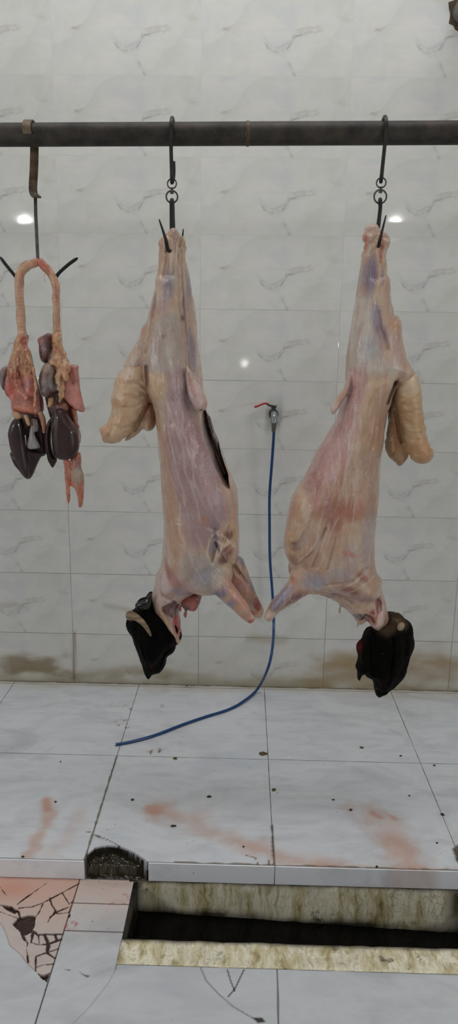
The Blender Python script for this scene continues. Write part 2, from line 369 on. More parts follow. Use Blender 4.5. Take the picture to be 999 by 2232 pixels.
# silt along wall foot and joints
pt.lay(.35 * sstep(.10, 0, WALLY - V[:, 1] + .05 * fbm(q3 * 8, 6)), (168, 152, 104)); pt.lay(.6 * sstep(.022, 0, WALLY - V[:, 1] + .012 * fbm(q3 * 20, 7)), (112, 96, 56)); pt.lay(.9 * sstep(.010, .002, WALLY - V[:, 1] + .004 * fbm(q3 * 40, 17)), (44, 38, 24))
for c, r, k in [((285, 1540), .035, .6), ((270, 1578), .04, .5), ((350, 1543), .03, .35), ((340, 1640), .03, .6), ((596, 1722), .018, .8)]:
    d = np.hypot(*(V[:, :2] - np.array(F2(c)[0])).T); pt.lay(k * sstep(.15, .5, fbm(q3 * 60, 12, 3)) * sstep(r * 1.6, r * .5, d) * 1.5, (120, 98, 56))
d = segdist(pt.q, [(-.4816, 2.6), (-.4816, STEPY)], False); pt.lay(.8 * sstep(.0055, .002, d + .003 * fbm(q3 * 60, 2)), (70, 60, 46))
d = segdist(pt.q, [(.1218, 2.2), (.1218, STEPY)], False); pt.lay(.85 * sstep(.005, .0015, d + .003 * fbm(q3 * 60, 2)), (58, 48, 34))
d = np.abs(V[:, 1] - STEPY - .002); pt.lay(.7 * sstep(.006, .001, d + .006 * fbm(q3 * 30, 21)) * (V[:, 0] > -.2), (88, 66, 44))
for l in [((206, 1820), (222, 1826), (238, 1832), (262, 1845)), ((536, 1864), (558, 1870), (562, 1885)), ((584, 1870), (588, 1888)), ((186, 1812), (200, 1815))]:
    pt.stroke(F2(*l), .0026, (70, 60, 48), .9, .5)
pt.blob(F2((206, 1818), (218, 1822), (222, 1828), (208, 1823)), (72, 60, 44), .9, .002)
pt.blob(F2((985, 1850), (999, 1842), (1010, 1862), (999, 1885)), (62, 54, 42), .95, .004, .006)
# broken bed: wet dark mortar with pale lime patches
hc = sstep(-.2, .3, fbm(V * [50, 50, 60], 31, 3)); m = inh.astype(float)
pt.lay(m, (42, 37, 28)); pt.lay(m * hc * .4 * (yy < .05), (66, 60, 44)); pt.lay(m * (yy < .02) * sstep(.1, .5, fbm(V * [90, 90, 90], 33)) * .5, (112, 106, 84)); pt.lay(inh * sstep(.004, .001, dh) * .8, (24, 20, 16))
setcol(me, pt.out(), 'Stain'); struct(obj('floor', me, FLOOR, smooth=False))
# step riser: face tiles standing under the platform's edge, a gap at the broken corner
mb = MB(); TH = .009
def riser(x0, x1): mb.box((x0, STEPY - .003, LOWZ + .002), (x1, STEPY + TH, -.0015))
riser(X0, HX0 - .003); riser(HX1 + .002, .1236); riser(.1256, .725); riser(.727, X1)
me = me_from(mb.V(), mb.f); 
import bmesh
bm = bmesh.new(); bm.from_mesh(me); bmesh.ops.subdivide_edges(bm, edges=[e for e in bm.edges if abs(e.verts[0].co.x - e.verts[1].co.x) > .1], cuts=160, use_grid_fill=True); bm.to_mesh(me); bm.free()
V = verts(me); pt = Paint(V[:, [0, 2]]); xx = V[:, 0]
a, b = P(830, 1915, STEPY)[0], P(935, 1915, STEPY)[0]; pt.lay(.35 * sstep(a, a + .06, xx) * sstep(b + .05, b, xx), (196, 150, 124))
setcol(me, pt.out(), 'Stain')
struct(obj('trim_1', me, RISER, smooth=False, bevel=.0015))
# lower floor
Q2 = lambda *l: [tuple(PZ(x, y, LOWZ)[:2]) for x, y in l]
Z2 = lambda *l: Q2(*[(x * .36036, 1780 + y * .36036) for x, y in l])
DX, DY = -.325, 1.675
xs = rng_((X0, -.9, .05), (-.9, -.79, .01), (-.79, -.485, .0016), (-.485, DX, .0035), (DX, .3, .0035), (.3, .8, .006), (.8, X1, .05)); ys = rng_((YF, 1.2, .08), (1.2, 1.42, .01), (1.42, 1.58, .0030), (1.58, DY, .002), (DY, STEPY, .0019))
me = grid_mesh(xs, ys, lambda a, b: np.stack([a, b, 0 * a + LOWZ], 1), keep=lambda x, y: not (x > DX and y > DY)); V = verts(me)
pt = Paint(V[:, :2]); q3 = pt.q3; far = V[:, 1] < 1.35
LXL = -.4985
pt.lay(.62 * sstep(1.78, 1.99, V[:, 1] + .05 * fbm(q3 * 7, 3)) * (V[:, 0] < LXL), (204, 134, 94)); pt.lay(.42 * sstep(1.72, 1.99, V[:, 1] + .05 * fbm(q3 * 7, 4)) * (V[:, 0] >= LXL) * (V[:, 0] < DX), (206, 154, 118))
d = np.hypot(*((V[:, :2] - np.array(Q2((28, 1938))[0])) / [1.5, .8]).T); pt.lay(.6 * sstep(.08, 0, d), (196, 100, 62))
arc = Z2((-60, 610), (0, 640), (30, 690), (60, 780), (130, 840), (165, 890), (220, 940), (285, 1000), (490, 400), (490, 385), (-60, 385))
inarc = inpoly(V[:, :2], np.array(arc)); pt.lay(.5 * inarc, (200, 168, 152))
grime = (54, 36, 32)
cr = [((0, 425), (40, 478)), ((105, 530), (150, 495), (282, 402)), ((0, 535), (60, 545), (110, 575), (122, 608)), ((0, 575), (60, 597), (112, 614)), ((115, 552), (195, 545), (258, 522), (370, 463), (490, 398)),
      ((265, 515), (240, 572), (215, 612)), ((378, 462), (420, 530), (445, 508)), ((300, 490), (312, 530), (345, 580)), ((305, 607), (345, 575), (435, 540)), ((345, 587), (415, 580), (430, 548)), ((290, 636), (312, 598)),
      ((200, 690), (228, 715), (270, 712), (382, 710)), ((200, 700), (188, 760), (232, 775), (292, 770), (372, 742)), ((270, 715), (292, 770), (285, 822), (332, 856)), ((150, 740), (168, 765), (160, 800), (172, 882)),
      ((215, 935), (217, 845), (285, 820), (352, 800)), ((215, 912), (262, 897), (332, 890)), ((130, 700), (152, 748)), ((232, 715), (238, 770)), ((330, 710), (345, 745)), ((285, 822), (300, 785), (292, 770))]
wd = [.0012, .0022, .004, .0016, .0024, .0024, .0018, .0018, .0032, .002, .0014, .0032, .0042, .0055, .0028, .0034, .0034, .0045, .003, .003, .004]
tri = np.full(len(V), 1e9)
for l, w in zip(cr, wd):
    dd = segdist(pt.q, Z2(*l), False) + .0016 * fbm(q3 * 90, 5); tri = np.minimum(tri, dd - w * (.62 + .75 * fbm(q3 * 34, 15, 3)))
ho = [Z2((75, 650), (108, 612), (168, 595), (218, 598), (212, 660), (192, 700), (150, 722), (112, 690)), Z2((225, 945), (262, 958), (302, 944), (285, 1002), (258, 985)), Z2((5, 532), (60, 540), (108, 570), (90, 590), (40, 565)), Z2((340, 583), (352, 570), (330, 560), (312, 604)), Z2((410, 600), (430, 585), (422, 615))]
hm = np.zeros(len(V), bool)
for h in ho:
    h = np.array(h); dd = segdist(pt.q, h) + .002 * fbm(q3 * 120, 6); hm |= inpoly(V[:, :2], h) & (dd > .0004)
ck = (tri < 0) & (V[:, 0] < LXL + .003)
pt.lay(sstep(.0012, -.0006, tri) * (V[:, 0] < LXL + .002), grime); pt.lay(hm * 1., (48, 26, 22))
dark2 = hm & (V[:, 1] < 1.62); pt.lay(dark2 * 1., (22, 20, 20))
V[:, 2] -= np.where(hm, .007 + .002 * fbm(q3 * 80, 3), 0) + np.where(ck & ~hm, .003, 0); setv(me, V)
pt.stroke(Z2((-60, 610), (0, 640), (30, 690), (60, 780), (130, 840), (165, 890), (225, 942)), .002, (120, 108, 96), .6, .6)
jo = (60, 46, 38)
pt.stroke([(LXL, STEPY), (LXL, 1.2)], .0026, jo, .95, .5); pt.stroke([(LXL, 1.895), (DX, 1.895)], .0026, jo, .9, .5); pt.stroke([(LXL, 1.787), (DX, 1.787)], .0026, jo, .95, .5)
pt.stroke([(DX, DY), (X1, DY - .004)], .002, (80, 66, 44), .9, .5); pt.stroke([(.119, DY), (.1135, 1.2)], .0026, jo, .95, .5); pt.stroke([(DX, 1.76), (DX, 1.655)], .002, jo, .8, .5)
pt.stroke(Q2((254, 2110), (235, 2145), (195, 2195), (158, 2232)), .0026, (140, 138, 138), .6, .9); pt.stroke(Q2((437, 2108), (450, 2138), (478, 2168), (510, 2195), (560, 2224)), .0027, (100, 94, 86), .8, .6)
pt.stroke(Q2((496, 2114), (503, 2138), (512, 2160)), .0026, (56, 50, 46), .95, .5); pt.stroke(Q2((532, 2114), (512, 2156), (498, 2172)), .0026, (56, 50, 46), .95, .5)
pt.blob(Q2((550, 2218), (572, 2218), (580, 2228), (562, 2230)), (36, 32, 30), .95, .002); pt.blob(Z2((382, 922), (425, 925), (420, 933)), (70, 68, 68), .9, .0015); pt.blob(Z2((478, 938), (510, 955), (545, 962), (530, 975), (500, 958)), (76, 74, 72), .9, .002)
bl = (168, 52, 38)
for l in [((665, 525), (700, 508), (745, 510), (748, 526)), ((755, 470), (778, 490), (770, 510)), ((400, 672), (420, 640), (465, 650), (450, 680), (410, 684)), ((428, 640), (462, 632))]:
    d = segdist(pt.q, Z2(*l), False) + .004 * fbm(q3 * 90, 8); pt.lay(.6 * sstep(.009, .0, d) * sstep(-.3, .3, fbm(q3 * 130, 18)), bl)
setcol(me, pt.out(), 'Stain'); struct(obj('floor.001', me, FLOORLOW, smooth=False))
# floor drain
def lime_mat():
    t = NT('crusted_limewash'); o = t.obj()
    vv = t.n('ShaderNodeMix', data_type='VECTOR'); vv.inputs[0].default_value = .035; t.put(vv.inputs[4], o); nn = t.n('ShaderNodeTexNoise'); nn.inputs['Scale'].default_value = 18; t.put(nn.inputs['Vector'], o); t.put(vv.inputs[5], nn.outputs['Color']); w = vv.outputs[1]
    a = t.noise(t.map(w, (26, 9, 5)), 1., 6, .68, .4); b = t.voro(t.map(w, (1, .7, .42)), 85, 'DISTANCE_TO_EDGE'); c = t.noise(t.map(o, (1, 1, .8)), 13, 6, .7); d = t.noise(t.map(w, (60, 30, 7), (0, 0, 0), (2, 3, 4)), 1., 4, .6)
    col = t.ramp(a, [(.28, L4(120, 106, 68)), (.41, L4(200, 188, 146)), (.56, L4(238, 233, 212)), (.78, L4(206, 194, 150))])
    col = t.mix(t.mapr(d, .56, .68, 0, .5), col, L4(132, 116, 72))
    col = t.mix(t.math('MULTIPLY', t.mapr(b, .0, .05, .7, 0), t.mapr(t.noise(o, 17, 4, .7), .52, .62)), col, L4(70, 58, 34)); col = t.mix(t.mapr(c, .6, .68, 0, .85), col, L4(66, 54, 32))
    at = t.attr('Stain'); col = t.mix(at.outputs['Alpha'], col, at.outputs['Color'])
    t.put(t.b.inputs['Base Color'], col); t.bump(t.math('ADD', t.math('ADD', a, d), t.mapr(b, 0, .05, -.15, 0)), .8, .006)
    return t.set(Roughness=.32)
LIME = lime_mat()
t = NT('black_wet_mould'); o_ = t.obj(); t.put(t.b.inputs['Base Color'], t.ramp(t.noise(o_, 30, 4), [(.4, L4(14, 12, 9)), (.75, L4(54, 46, 30))])); t.bump(t.noise(o_, 60, 4), .8, .004); MOULD = t.set(Roughness=.3)
t = NT('black_drain_water'); o_ = t.obj(); t.put(t.b.inputs['Base Color'], t.mix(t.noise(o_, 8), L4(5, 5, 5), L4(10, 9, 7))); t.bump(t.noise(t.map(o_, (1, 3, 1)), 18, 3), .12, .004); WATER = t.set(Roughness=.08, Specular_IOR_Level=.12)
dr = thing('floor_drain', 'open black drain trench with crusted cream rim at the foot of the tiled step', 'drain', (.3, 1.85, LOWZ - .2))
def lumpy(mb, amp, f, s=0, cuts=60, stain=None):
    me = me_from(mb.V(), mb.f); bm = bmesh.new(); bm.from_mesh(me)
    bmesh.ops.subdivide_edges(bm, edges=[e for e in bm.edges if e.calc_length() > .4], cuts=cuts * 2, use_grid_fill=True); bmesh.ops.subdivide_edges(bm, edges=[e for e in bm.edges if .05 < e.calc_length() <= .4], cuts=10, use_grid_fill=True)
    bm.to_mesh(me); bm.free(); me.update(); V = verts(me); N = norms(me); V += N * (amp * fbm(V * f, s, 3))[:, None]; setv(me, V)
    if stain: setcol(me, stain(V), 'Stain')
    return me
def s_back(V):
    p = Paint(V[:, [0, 2]]); n = fbm(V * [14, 14, 8], 3, 3)
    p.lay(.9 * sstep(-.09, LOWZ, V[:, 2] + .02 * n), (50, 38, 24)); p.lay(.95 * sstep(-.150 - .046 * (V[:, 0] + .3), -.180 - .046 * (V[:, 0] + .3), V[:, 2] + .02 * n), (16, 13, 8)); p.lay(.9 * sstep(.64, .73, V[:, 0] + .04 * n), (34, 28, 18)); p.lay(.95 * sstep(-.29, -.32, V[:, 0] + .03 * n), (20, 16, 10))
    return p.out()
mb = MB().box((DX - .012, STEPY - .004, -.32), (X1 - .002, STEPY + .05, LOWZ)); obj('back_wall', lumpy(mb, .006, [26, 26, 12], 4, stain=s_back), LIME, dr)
def s_rim(V):
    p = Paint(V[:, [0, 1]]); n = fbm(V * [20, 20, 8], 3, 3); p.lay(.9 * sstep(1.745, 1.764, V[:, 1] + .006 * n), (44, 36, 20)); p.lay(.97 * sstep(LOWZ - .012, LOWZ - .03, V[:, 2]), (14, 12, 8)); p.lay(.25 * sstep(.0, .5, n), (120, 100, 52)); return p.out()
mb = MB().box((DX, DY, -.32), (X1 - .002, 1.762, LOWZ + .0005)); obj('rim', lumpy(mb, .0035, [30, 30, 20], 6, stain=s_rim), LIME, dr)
mb = MB().box((DX - .03, DY + .003, -.32), (DX + .012, STEPY - .002, LOWZ - .002)); obj('end_wall', lumpy(mb, .006, [30, 30, 30], 8), MOULD, dr)
mb = MB().box((DX, 1.75, -.33), (X1 - .002, STEPY, -.30)); ob('channel_bottom', mb, MOULD, dr, smooth=False)
xs = rng_((DX, .9, .02), (.9, X1 - .002, .1)); ys = rng_((1.755, STEPY + .002, .02), (STEPY + .002, STEPY + .003, .001)); me = grid_mesh(xs, ys, lambda a, b: np.stack([a, b, -.181 - .046 * (a + .315)], 1)); obj('water', me, WATER, dr)
# ------------------------------------------------------------------ METALS
def steel(name, c0, c1, rough, sc_=24, spec=.5, rust=0.):
    t = NT(name); o = t.obj(); a = t.noise(t.map(o, (1, 1, 1)), sc_, 5, .65); col = t.ramp(a, [(.35, L4(*c0)), (.65, L4(*c1))])
    b = t.noise(o, sc_ * 3, 4, .7); col = t.mix(t.mapr(b, .56, .7, 0, rust), col, L4(92, 62, 38))
    t.put(t.b.inputs['Base Color'], col); t.bump(b, .3, .001); return t.set(Roughness=rough, Metallic=.35, Specular_IOR_Level=spec)
PIPE = steel('weathered_pipe_steel', (36, 33, 30), (66, 61, 56), .6, 16, .4, .35)
BLACKST = steel('black_hook_steel', (20, 19, 18), (38, 36, 34), .4, 30, .5)
RINGST = steel('worn_ring_steel', (58, 55, 51), (88, 84, 79), .4, 60)
RUSTST = steel('rusted_strap_steel', (52, 42, 32), (112, 96, 76), .5, 30, .4, .6)
PX = lambda a: (a - P(0, 294, 2.33)[0]); pz0 = P(0, 294, 2.33); pz1 = P(999, 289.5, 2.33); sl = (pz1[2] - pz0[2]) / (pz1[0] - pz0[0]); PR = .0322
pipez = lambda x: pz0[2] + sl * (x - pz0[0])
rail = thing('hanging_rail', 'long dark steel pipe running level across the tiled room with meat hooks over it', 'rail', (0, 2.33, pipez(0)))
n = 60; mb = MB().tube([(x, 2.33, pipez(x)) for x in np.linspace(X0 + .001, X1 - .001, n)], PR, 40); ob('pipe', mb, PIPE, rail)
xw = P(540, 292, 2.33)[0]; mb = MB()
for dx, rr in ((-.003, .001), (0, .0026), (.003, .0012)): pass
prof = [(-.007, PR - .001), (-.004, PR + .0012), (0, PR + .0026), (.004, PR + .0014), (.008, PR - .001)]
ob('weld_seam', MB().tube([(xw + a, 2.33, pipez(xw)) for a, _ in prof], [b for _, b in prof], 40), RUSTST, rail)
# pipe beam entering the wall, top right
bc = P(1010, 30, WALLY); bx, bz = bc[0], bc[2]
bt = thing('support_pipe', 'grey steel pipe let into a chipped hole high in the wall at the top right', 'pipe', (bx, WALLY, bz))
ob('pipe', MB().tube([(bx, WALLY + .001, bz), (bx, WALLY - .02, bz), (bx, 1.6, bz), (bx, YF + .001, bz)], .043, 32), steel('grey_support_steel', (96, 94, 92), (126, 123, 120), .5, 20), bt)
hp = []
for k in range(22):
    a = 2 * math.pi * k / 22; r = .052 + .012 * math.sin(3 * a + 1) + random.uniform(-.004, .006) + (.012 if 2.3 < a < 3.9 else 0); hp.append((bx + r * math.cos(a), bz + r * math.sin(a)))
V = [(x, WALLY - .0015, z) for x, z in hp] + [(bx + (x - bx) * .9, WALLY - .004, bz + (z - bz) * .9) for x, z in hp] + [(bx, WALLY - .003, bz)]
ob('hole_patch', MB().add(V, [(k, (k + 1) % 22, 22 + (k + 1) % 22, 22 + k) for k in range(22)] + [(22 + k, 22 + (k + 1) % 22, 44) for k in range(22)]), plain('dark_hole_brown', (74, 58, 42), .9), bt)  # flat dark patch added to stand for the open chipped hole
# swivel hooks
def swivel_hook(name, label, crest, down, bend, r1, rr1, r2, rr2, low, stem_end, prong_a, prong_b, Yc=2.33):
    h = thing(name, label, 'hook', P(*r2, Yc - .02), 'meat hooks on the rail')
    cz = pipez(P(*crest, Yc)[0]); rr = .0055; RO = PR + rr + .0007; yf = Yc - RO
    xt = P(*down, yf)[0]; pts = []
    for a in np.linspace(math.radians(200), math.radians(0), 16)[::-1]: pass
    for a in np.linspace(math.radians(-20), math.radians(180), 18): pts.append((xt + .001, Yc + RO * math.cos(a), cz + RO * math.sin(a) + (.004 if 0 < a < 3.1 else 0)))
    b = P(*bend, yf + .018); pts += [tuple(P(*down, yf + .002)), tuple(P(down[0] * .4 + bend[0] * .6, down[1] * .4 + bend[1] * .6, yf + .008)), (b[0], yf + .012, b[2] + .012), (b[0], yf + .020, b[2]), (b[0] + .002, yf + .030, b[2] + .010), (b[0] + .004, yf + .034, b[2] + .032), (b[0] + .004, yf + .026, b[2] + .060)]
    ob('top_hook', MB().tube(spline(pts, 4), rr, 14), BLACKST, h)
    yr = yf + .020; sc_ = 1 / (FPX / (yr * 1.0)) ; c1 = P(*r1, yr); c2 = P(*r2, yr)
    ob('upper_ring', MB().torus(c1, (0.15, 1, 0), rr1 * sc_, .0021), RINGST, h)
    top = c1[2] - rr1 * sc_; bot = c2[2] + rr2 * sc_
    ob('swivel_pin', MB().tube([(c1[0], yr, top + .003), (c1[0], yr, top), (c2[0], yr, bot - .004), (c2[0], yr, bot - .0041), (c2[0], yr, bot - .0085)], [.0045, .003, .003, .0055, .0055], 14), RINGST, h)
    ob('lower_ring', MB().torus(c2, (-.12, 1, 0), rr2 * sc_, .0026), RINGST, h)
    yl = yr; a = P(*low, yl); r = .0057; mb = MB()
    e = P(*stem_end, yl - .012); p1 = [P(x, y, yl - .03 - .02 * i) for i, (x, y) in enumerate(prong_a)]
    mb.tube(spline([(a[0] + .002, yl + .012, a[2] - .012), (a[0] + .001, yl + .006, a[2]), (a[0], yl - .005, a[2] - .004), (a[0], yl - .011, a[2] - .03), tuple(e)] + [tuple(p) for p in p1], 6), list(np.full(6 * (len(p1) + 4) + 1 - 9, r)) + list(np.linspace(r, .0018, 9)), 14)
    p2 = [P(x, y, yl + .02 + .015 * i) for i, (x, y) in enumerate(prong_b)]
    mb.tube(spline([(a[0] + .001, yl + .006, a[2]), (a[0] + .003, yl + .013, a[2] - .014), (a[0] + .004, yl + .014, a[2] - .06)] + [tuple(p) for p in p2], 6), list(np.full(6 * (len(p2) + 2) + 1 - 8, r * .8)) + list(np.linspace(r * .8, .0015, 8)), 12)
    ob('prong_hook', mb, BLACKST, h)
    return h
swivel_hook('meat_hook', 'black swivel hook with rings holding the hanging carcass nearer the plucks', (373, 261), (373, 318), (375, 398), (375, 400.5), 9.3, (375, 429), 11.6, (374.5, 436), (374, 520), [(372, 545), (366, 543), (361, 520), (347, 478)], [(382, 540), (391, 548), (396, 530), (400, 499)])
swivel_hook('meat_hook', 'black swivel hook with rings holding the carcass that hangs at the right', (841, 257), (839, 318), (831, 396), (831.6, 398.5), 9.4, (829.5, 428.6), 12.9, (829, 435), (824, 500), [(822, 530), (826, 536), (829, 522), (842, 469)], [(820, 540), (812, 548), (808, 536), (806, 520)])
# strap hook for the plucks
sk = thing('strap_hook', 'rusty flat strap hook with a two pronged rod carrying the hanging organs', 'hook', P(74, 420, 2.31), 'meat hooks on the rail')
cz = pipez(P(65, 280, 2.33)[0]); RO = PR + .003; w = .0125; th = .0026
path = [(P(60, 291, 2.33 - RO)[0] , 2.33 - RO - .0, P(60, 292, 2.33 - RO)[2])]
for a in np.linspace(math.radians(170), math.radians(0), 14): path.append((P(64, 280, 2.33)[0] + .004 * (1 - a / 3.14), 2.33 + RO * math.cos(a), cz + RO * math.sin(a) + .002))
path += [tuple(P(75, 330, 2.33 + RO * .8)), tuple(P(74, 370, 2.34)), tuple(P(72, 405, 2.325)), tuple(P(73, 421, 2.315)), tuple(P(77, 427, 2.303)), tuple(P(81, 430, 2.288))]
mb = MB(); V = []; path = [np.array(p) for p in spline(path, 3)]; m = len(path)
for i, p in enumerate(path):
    t = path[min(i + 1, m - 1)] - path[max(i - 1, 0)]; t /= np.linalg.norm(t); nn = np.cross([1, 0, 0], t); nn /= np.linalg.norm(nn)
    for sx, sn in ((-w, -th), (w, -th), (w, th), (-w, th)): V.append(p + np.array([sx, 0, 0]) + nn * sn)
F = [(i * 4 + k, i * 4 + (k + 1) % 4, (i + 1) * 4 + (k + 1) % 4, (i + 1) * 4 + k) for i in range(m - 1) for k in range(4)] + [(3, 2, 1, 0), tuple((m - 1) * 4 + k for k in range(4))]
ob('strap', MB().add(V, F), RUSTST, sk, smooth=False, bevel=.0008)
Yr = 2.31
ob('rod', MB().tube([P(77, 420, Yr), P(78, 470, Yr), P(82, 556, Yr), P(83, 575, Yr)], .0052, 12), steel('grey_rod_steel', (62, 60, 57), (92, 89, 84), .45, 40), sk)
for pts in ([(82, 570), (66, 580), (46, 600), (38, 612), (33, 602), (15, 580), (0, 560)], [(82, 570), (98, 588), (114, 606), (121, 610), (127, 597), (150, 576), (170, 562)]):
    dd = [0, 0, .0, -.004, -.012, -.016, -.02]; q = spline([P(x, y, Yr + .004 - .6 * e * -1) for (x, y), e in zip(pts, dd)], 5); ob('prong', MB().tube(q, [.0052] * (len(q) - 3) + [.005, .004, .0022], 12), BLACKST, sk)
# ------------------------------------------------------------------ TAP + HOSE
BRASS = steel('tarnished_valve_metal', (40, 38, 35), (66, 62, 57), .45, 60); CHROME = steel('dull_chrome', (118, 122, 127), (150, 155, 160), .22, 40)
vx, vy, vz = P(597, 903, 3.16); tp = thing('ball_valve_tap', 'small wall tap with a red lever feeding the blue hose', 'tap', (vx, WALLY, vz))
ob('inlet_pipe', MB().tube([(vx, WALLY + .001, vz), (vx, 3.19, vz)], .0135, 20), BRASS, tp)
ob('wall_flange', MB().tube([(vx, WALLY, vz), (vx, WALLY - .006, vz)], [.019, .017], 24), plain('grimy_flange', (70, 64, 52), .7), tp)
mb = MB().tube([(vx, 3.205, vz), (vx, 3.204, vz), (vx, 3.19, vz), (vx, 3.175, vz), (vx, 3.158, vz), (vx, 3.157, vz)], [.014, .0215, .0215, .019, .0215, .015], 8); mb.tube([(vx, 3.18, vz), (vx, 3.18, vz + .026)], .009, 14); mb.tube([(vx, 3.18, vz + .026), (vx, 3.18, vz + .034)], .012, 6)
ob('valve_body', mb, BRASS, tp, bevel=.001)
hz = vz + .034; mb = MB(); pl = [(vx + .012, 3.18, hz - .002), (vx - .006, 3.178, hz), (vx - .018, 3.175, hz + .002), (vx - .030, 3.17, hz + .010)]; mb.tube(spline(pl, 4), .0042, 10, flat=.5)
hd = ob('lever', mb, BRASS, tp); hl = P(555, 886, 3.15)
g = ob('grip', MB().tube(spline([(vx - .028, 3.171, hz + .010), (vx - .045, 3.163, hz + .0105), (hl[0] + .01, 3.152, hl[2]), (hl[0], 3.15, hl[2] - .001)], 4), .0045, 12, flat=.7), plain('red_plastic_grip', (176, 26, 28), .35), hd); g['label'] = 'red lever grip'
mb = MB().tube(spline([(vx, 3.165, vz), (vx + .001, 3.14, vz - .001), (vx + .001, 3.126, vz - .012), (vx + .001, 3.122, vz - .03)], 5), .0145, 20); mb.tube([(vx + .001, 3.122, vz - .028), (vx + .001, 3.122, vz - .034), (vx + .001, 3.122, vz - .0345)], [.017, .017, .012], 20); ob('outlet_elbow', mb, CHROME, tp)
hy = 3.122; ob('hose_barb', MB().tube([(vx + .001, hy, vz - .03), (vx + .001, hy, vz - .042), (vx, hy, vz - .072)], [.010, .0105, .008], 18), steel('grey_barb', (84, 82, 76), (108, 106, 100), .4, 40), tp)
hp = [np.array([vx, hy, vz - .058])]
for (x, y), Y in zip([(597, 950), (593, 1010), (588, 1080), (588, 1150), (589, 1220), (594, 1290), (597, 1350), (595, 1405), (585, 1455)], [3.125, 3.14, 3.165, 3.175, 3.18, 3.17, 3.15, 3.10, 3.045]): hp.append(P(x, y, Y))
hr = .0062
for x, y in [(563, 1500), (535, 1526), (500, 1546), (450, 1562), (400, 1579), (340, 1602), (290, 1616), (252, 1623)]: hp.append(PZ(x, y, hr + (.02 if x == 563 else .004 if x == 535 else .0003)))
t = NT('blue_hose_rubber'); o_ = t.obj(); t.put(t.b.inputs['Base Color'], t.mix(t.noise(o_, 40), L4(6, 52, 100), L4(12, 66, 118))); BLUE = t.set(Roughness=.2)
hose = thing('garden_hose', 'thin blue hose dropping from the wall tap and lying across the floor', 'hose', (0, 3.0, 0))
q = spline(hp, 8); ob('tube', MB().tube(q, hr, 14), BLUE, hose)
e = q[-1]; t_ = (q[-1] - q[-2]) / np.linalg.norm(q[-1] - q[-2]); ring = MB().tube([e - t_ * .002, e + t_ * .0015], hr * .8, 14); o2 = ob('cut_end', ring, plain('pale_hose_bore', (190, 200, 206), .4), hose); o2['label'] = 'pale cut end'
# ------------------------------------------------------------------ CARCASSES AND ORGANS
def flesh_mat(name, rot, streak=.5, rough=.30, coat=.6, bump=.4, fine=1.):
    t = NT(name); o = t.obj(); a = t.attr('Col'); wp = t.n('ShaderNodeMix', data_type='VECTOR'); wp.inputs[0].default_value = .03; t.put(wp.inputs[4], o); nn = t.n('ShaderNodeTexNoise'); nn.inputs['Scale'].default_value = 9; t.put(nn.inputs['Vector'], o); t.put(wp.inputs[5], nn.outputs['Color']); w_ = wp.outputs[1]
    m = t.map(w_, (95 * fine, 95 * fine, 8 * fine), (0, rot, 0)); s = t.noise(m, 1., 5, .65, .3)
    s2 = t.noise(t.map(w_, (30 * fine, 30 * fine, 4 * fine), (0, rot * 1.2, 0), (5, 2, 1)), 1., 5, .6, .5)
    s3 = t.noise(t.map(w_, (26 * fine, 26 * fine, 6 * fine), (0, rot, 0), (1, 7, 2)), 1., 4, .6, .4)
    blot = t.noise(o, 15 * fine, 6, .7, .6); zone = t.mapr(t.noise(o, 4.5, 2), .38, .62, .25, 1); blot2 = t.noise(o, 42 * fine, 5, .7, .4)
    col = a.outputs['Color']
    col = t.mix(t.mapr(blot, .42, .66, 0, .42), col, t.mix(.6, col, L4(150, 92, 82)))
    col = t.mix(t.mapr(blot, .5, .3, 0, .35), col, t.mix(.5, col, L4(176, 176, 178)))
    col = t.mix(t.mapr(s3, .5, .64, 0, .62 * streak), col, t.mix(.6, col, L4(146, 108, 114)))
    col = t.mix(t.mapr(blot2, .55, .7, 0, .3), col, t.mix(.5, col, L4(140, 86, 70)))
    col = t.mix(t.math('MULTIPLY', zone, t.math('MULTIPLY', t.mapr(s, .54, .7), streak * .5)), col, L4(222, 206, 198))
    rid = t.math('ABSOLUTE', t.math('SUBTRACT', s2, .5)); line = t.mapr(rid, .0, .016, 1, 0)
    col = t.mix(t.math('MULTIPLY', zone, t.math('MULTIPLY', line, streak * .5)), col, L4(226, 214, 206))
    t.put(t.b.inputs['Base Color'], col); h = t.math('ADD', t.math('MULTIPLY', line, .5 * streak), t.math('ADD', t.math('MULTIPLY', s, .9 * streak), t.math('ADD', t.math('ADD', t.noise(o, 60 * fine, 5, .65), t.math('MULTIPLY', t.noise(o, 210 * fine, 2, .6), .35)), t.math('MULTIPLY', t.noise(o, 18 * fine, 3), 1.5)))); t.bump(h, bump, .005)
    return t.set(Roughness=t.mapr(t.noise(o, 40, 3), .3, .7, rough - .08, rough + .16), Coat_Weight=coat * 1.6, Coat_Roughness=.05, Specular_IOR_Level=.45)
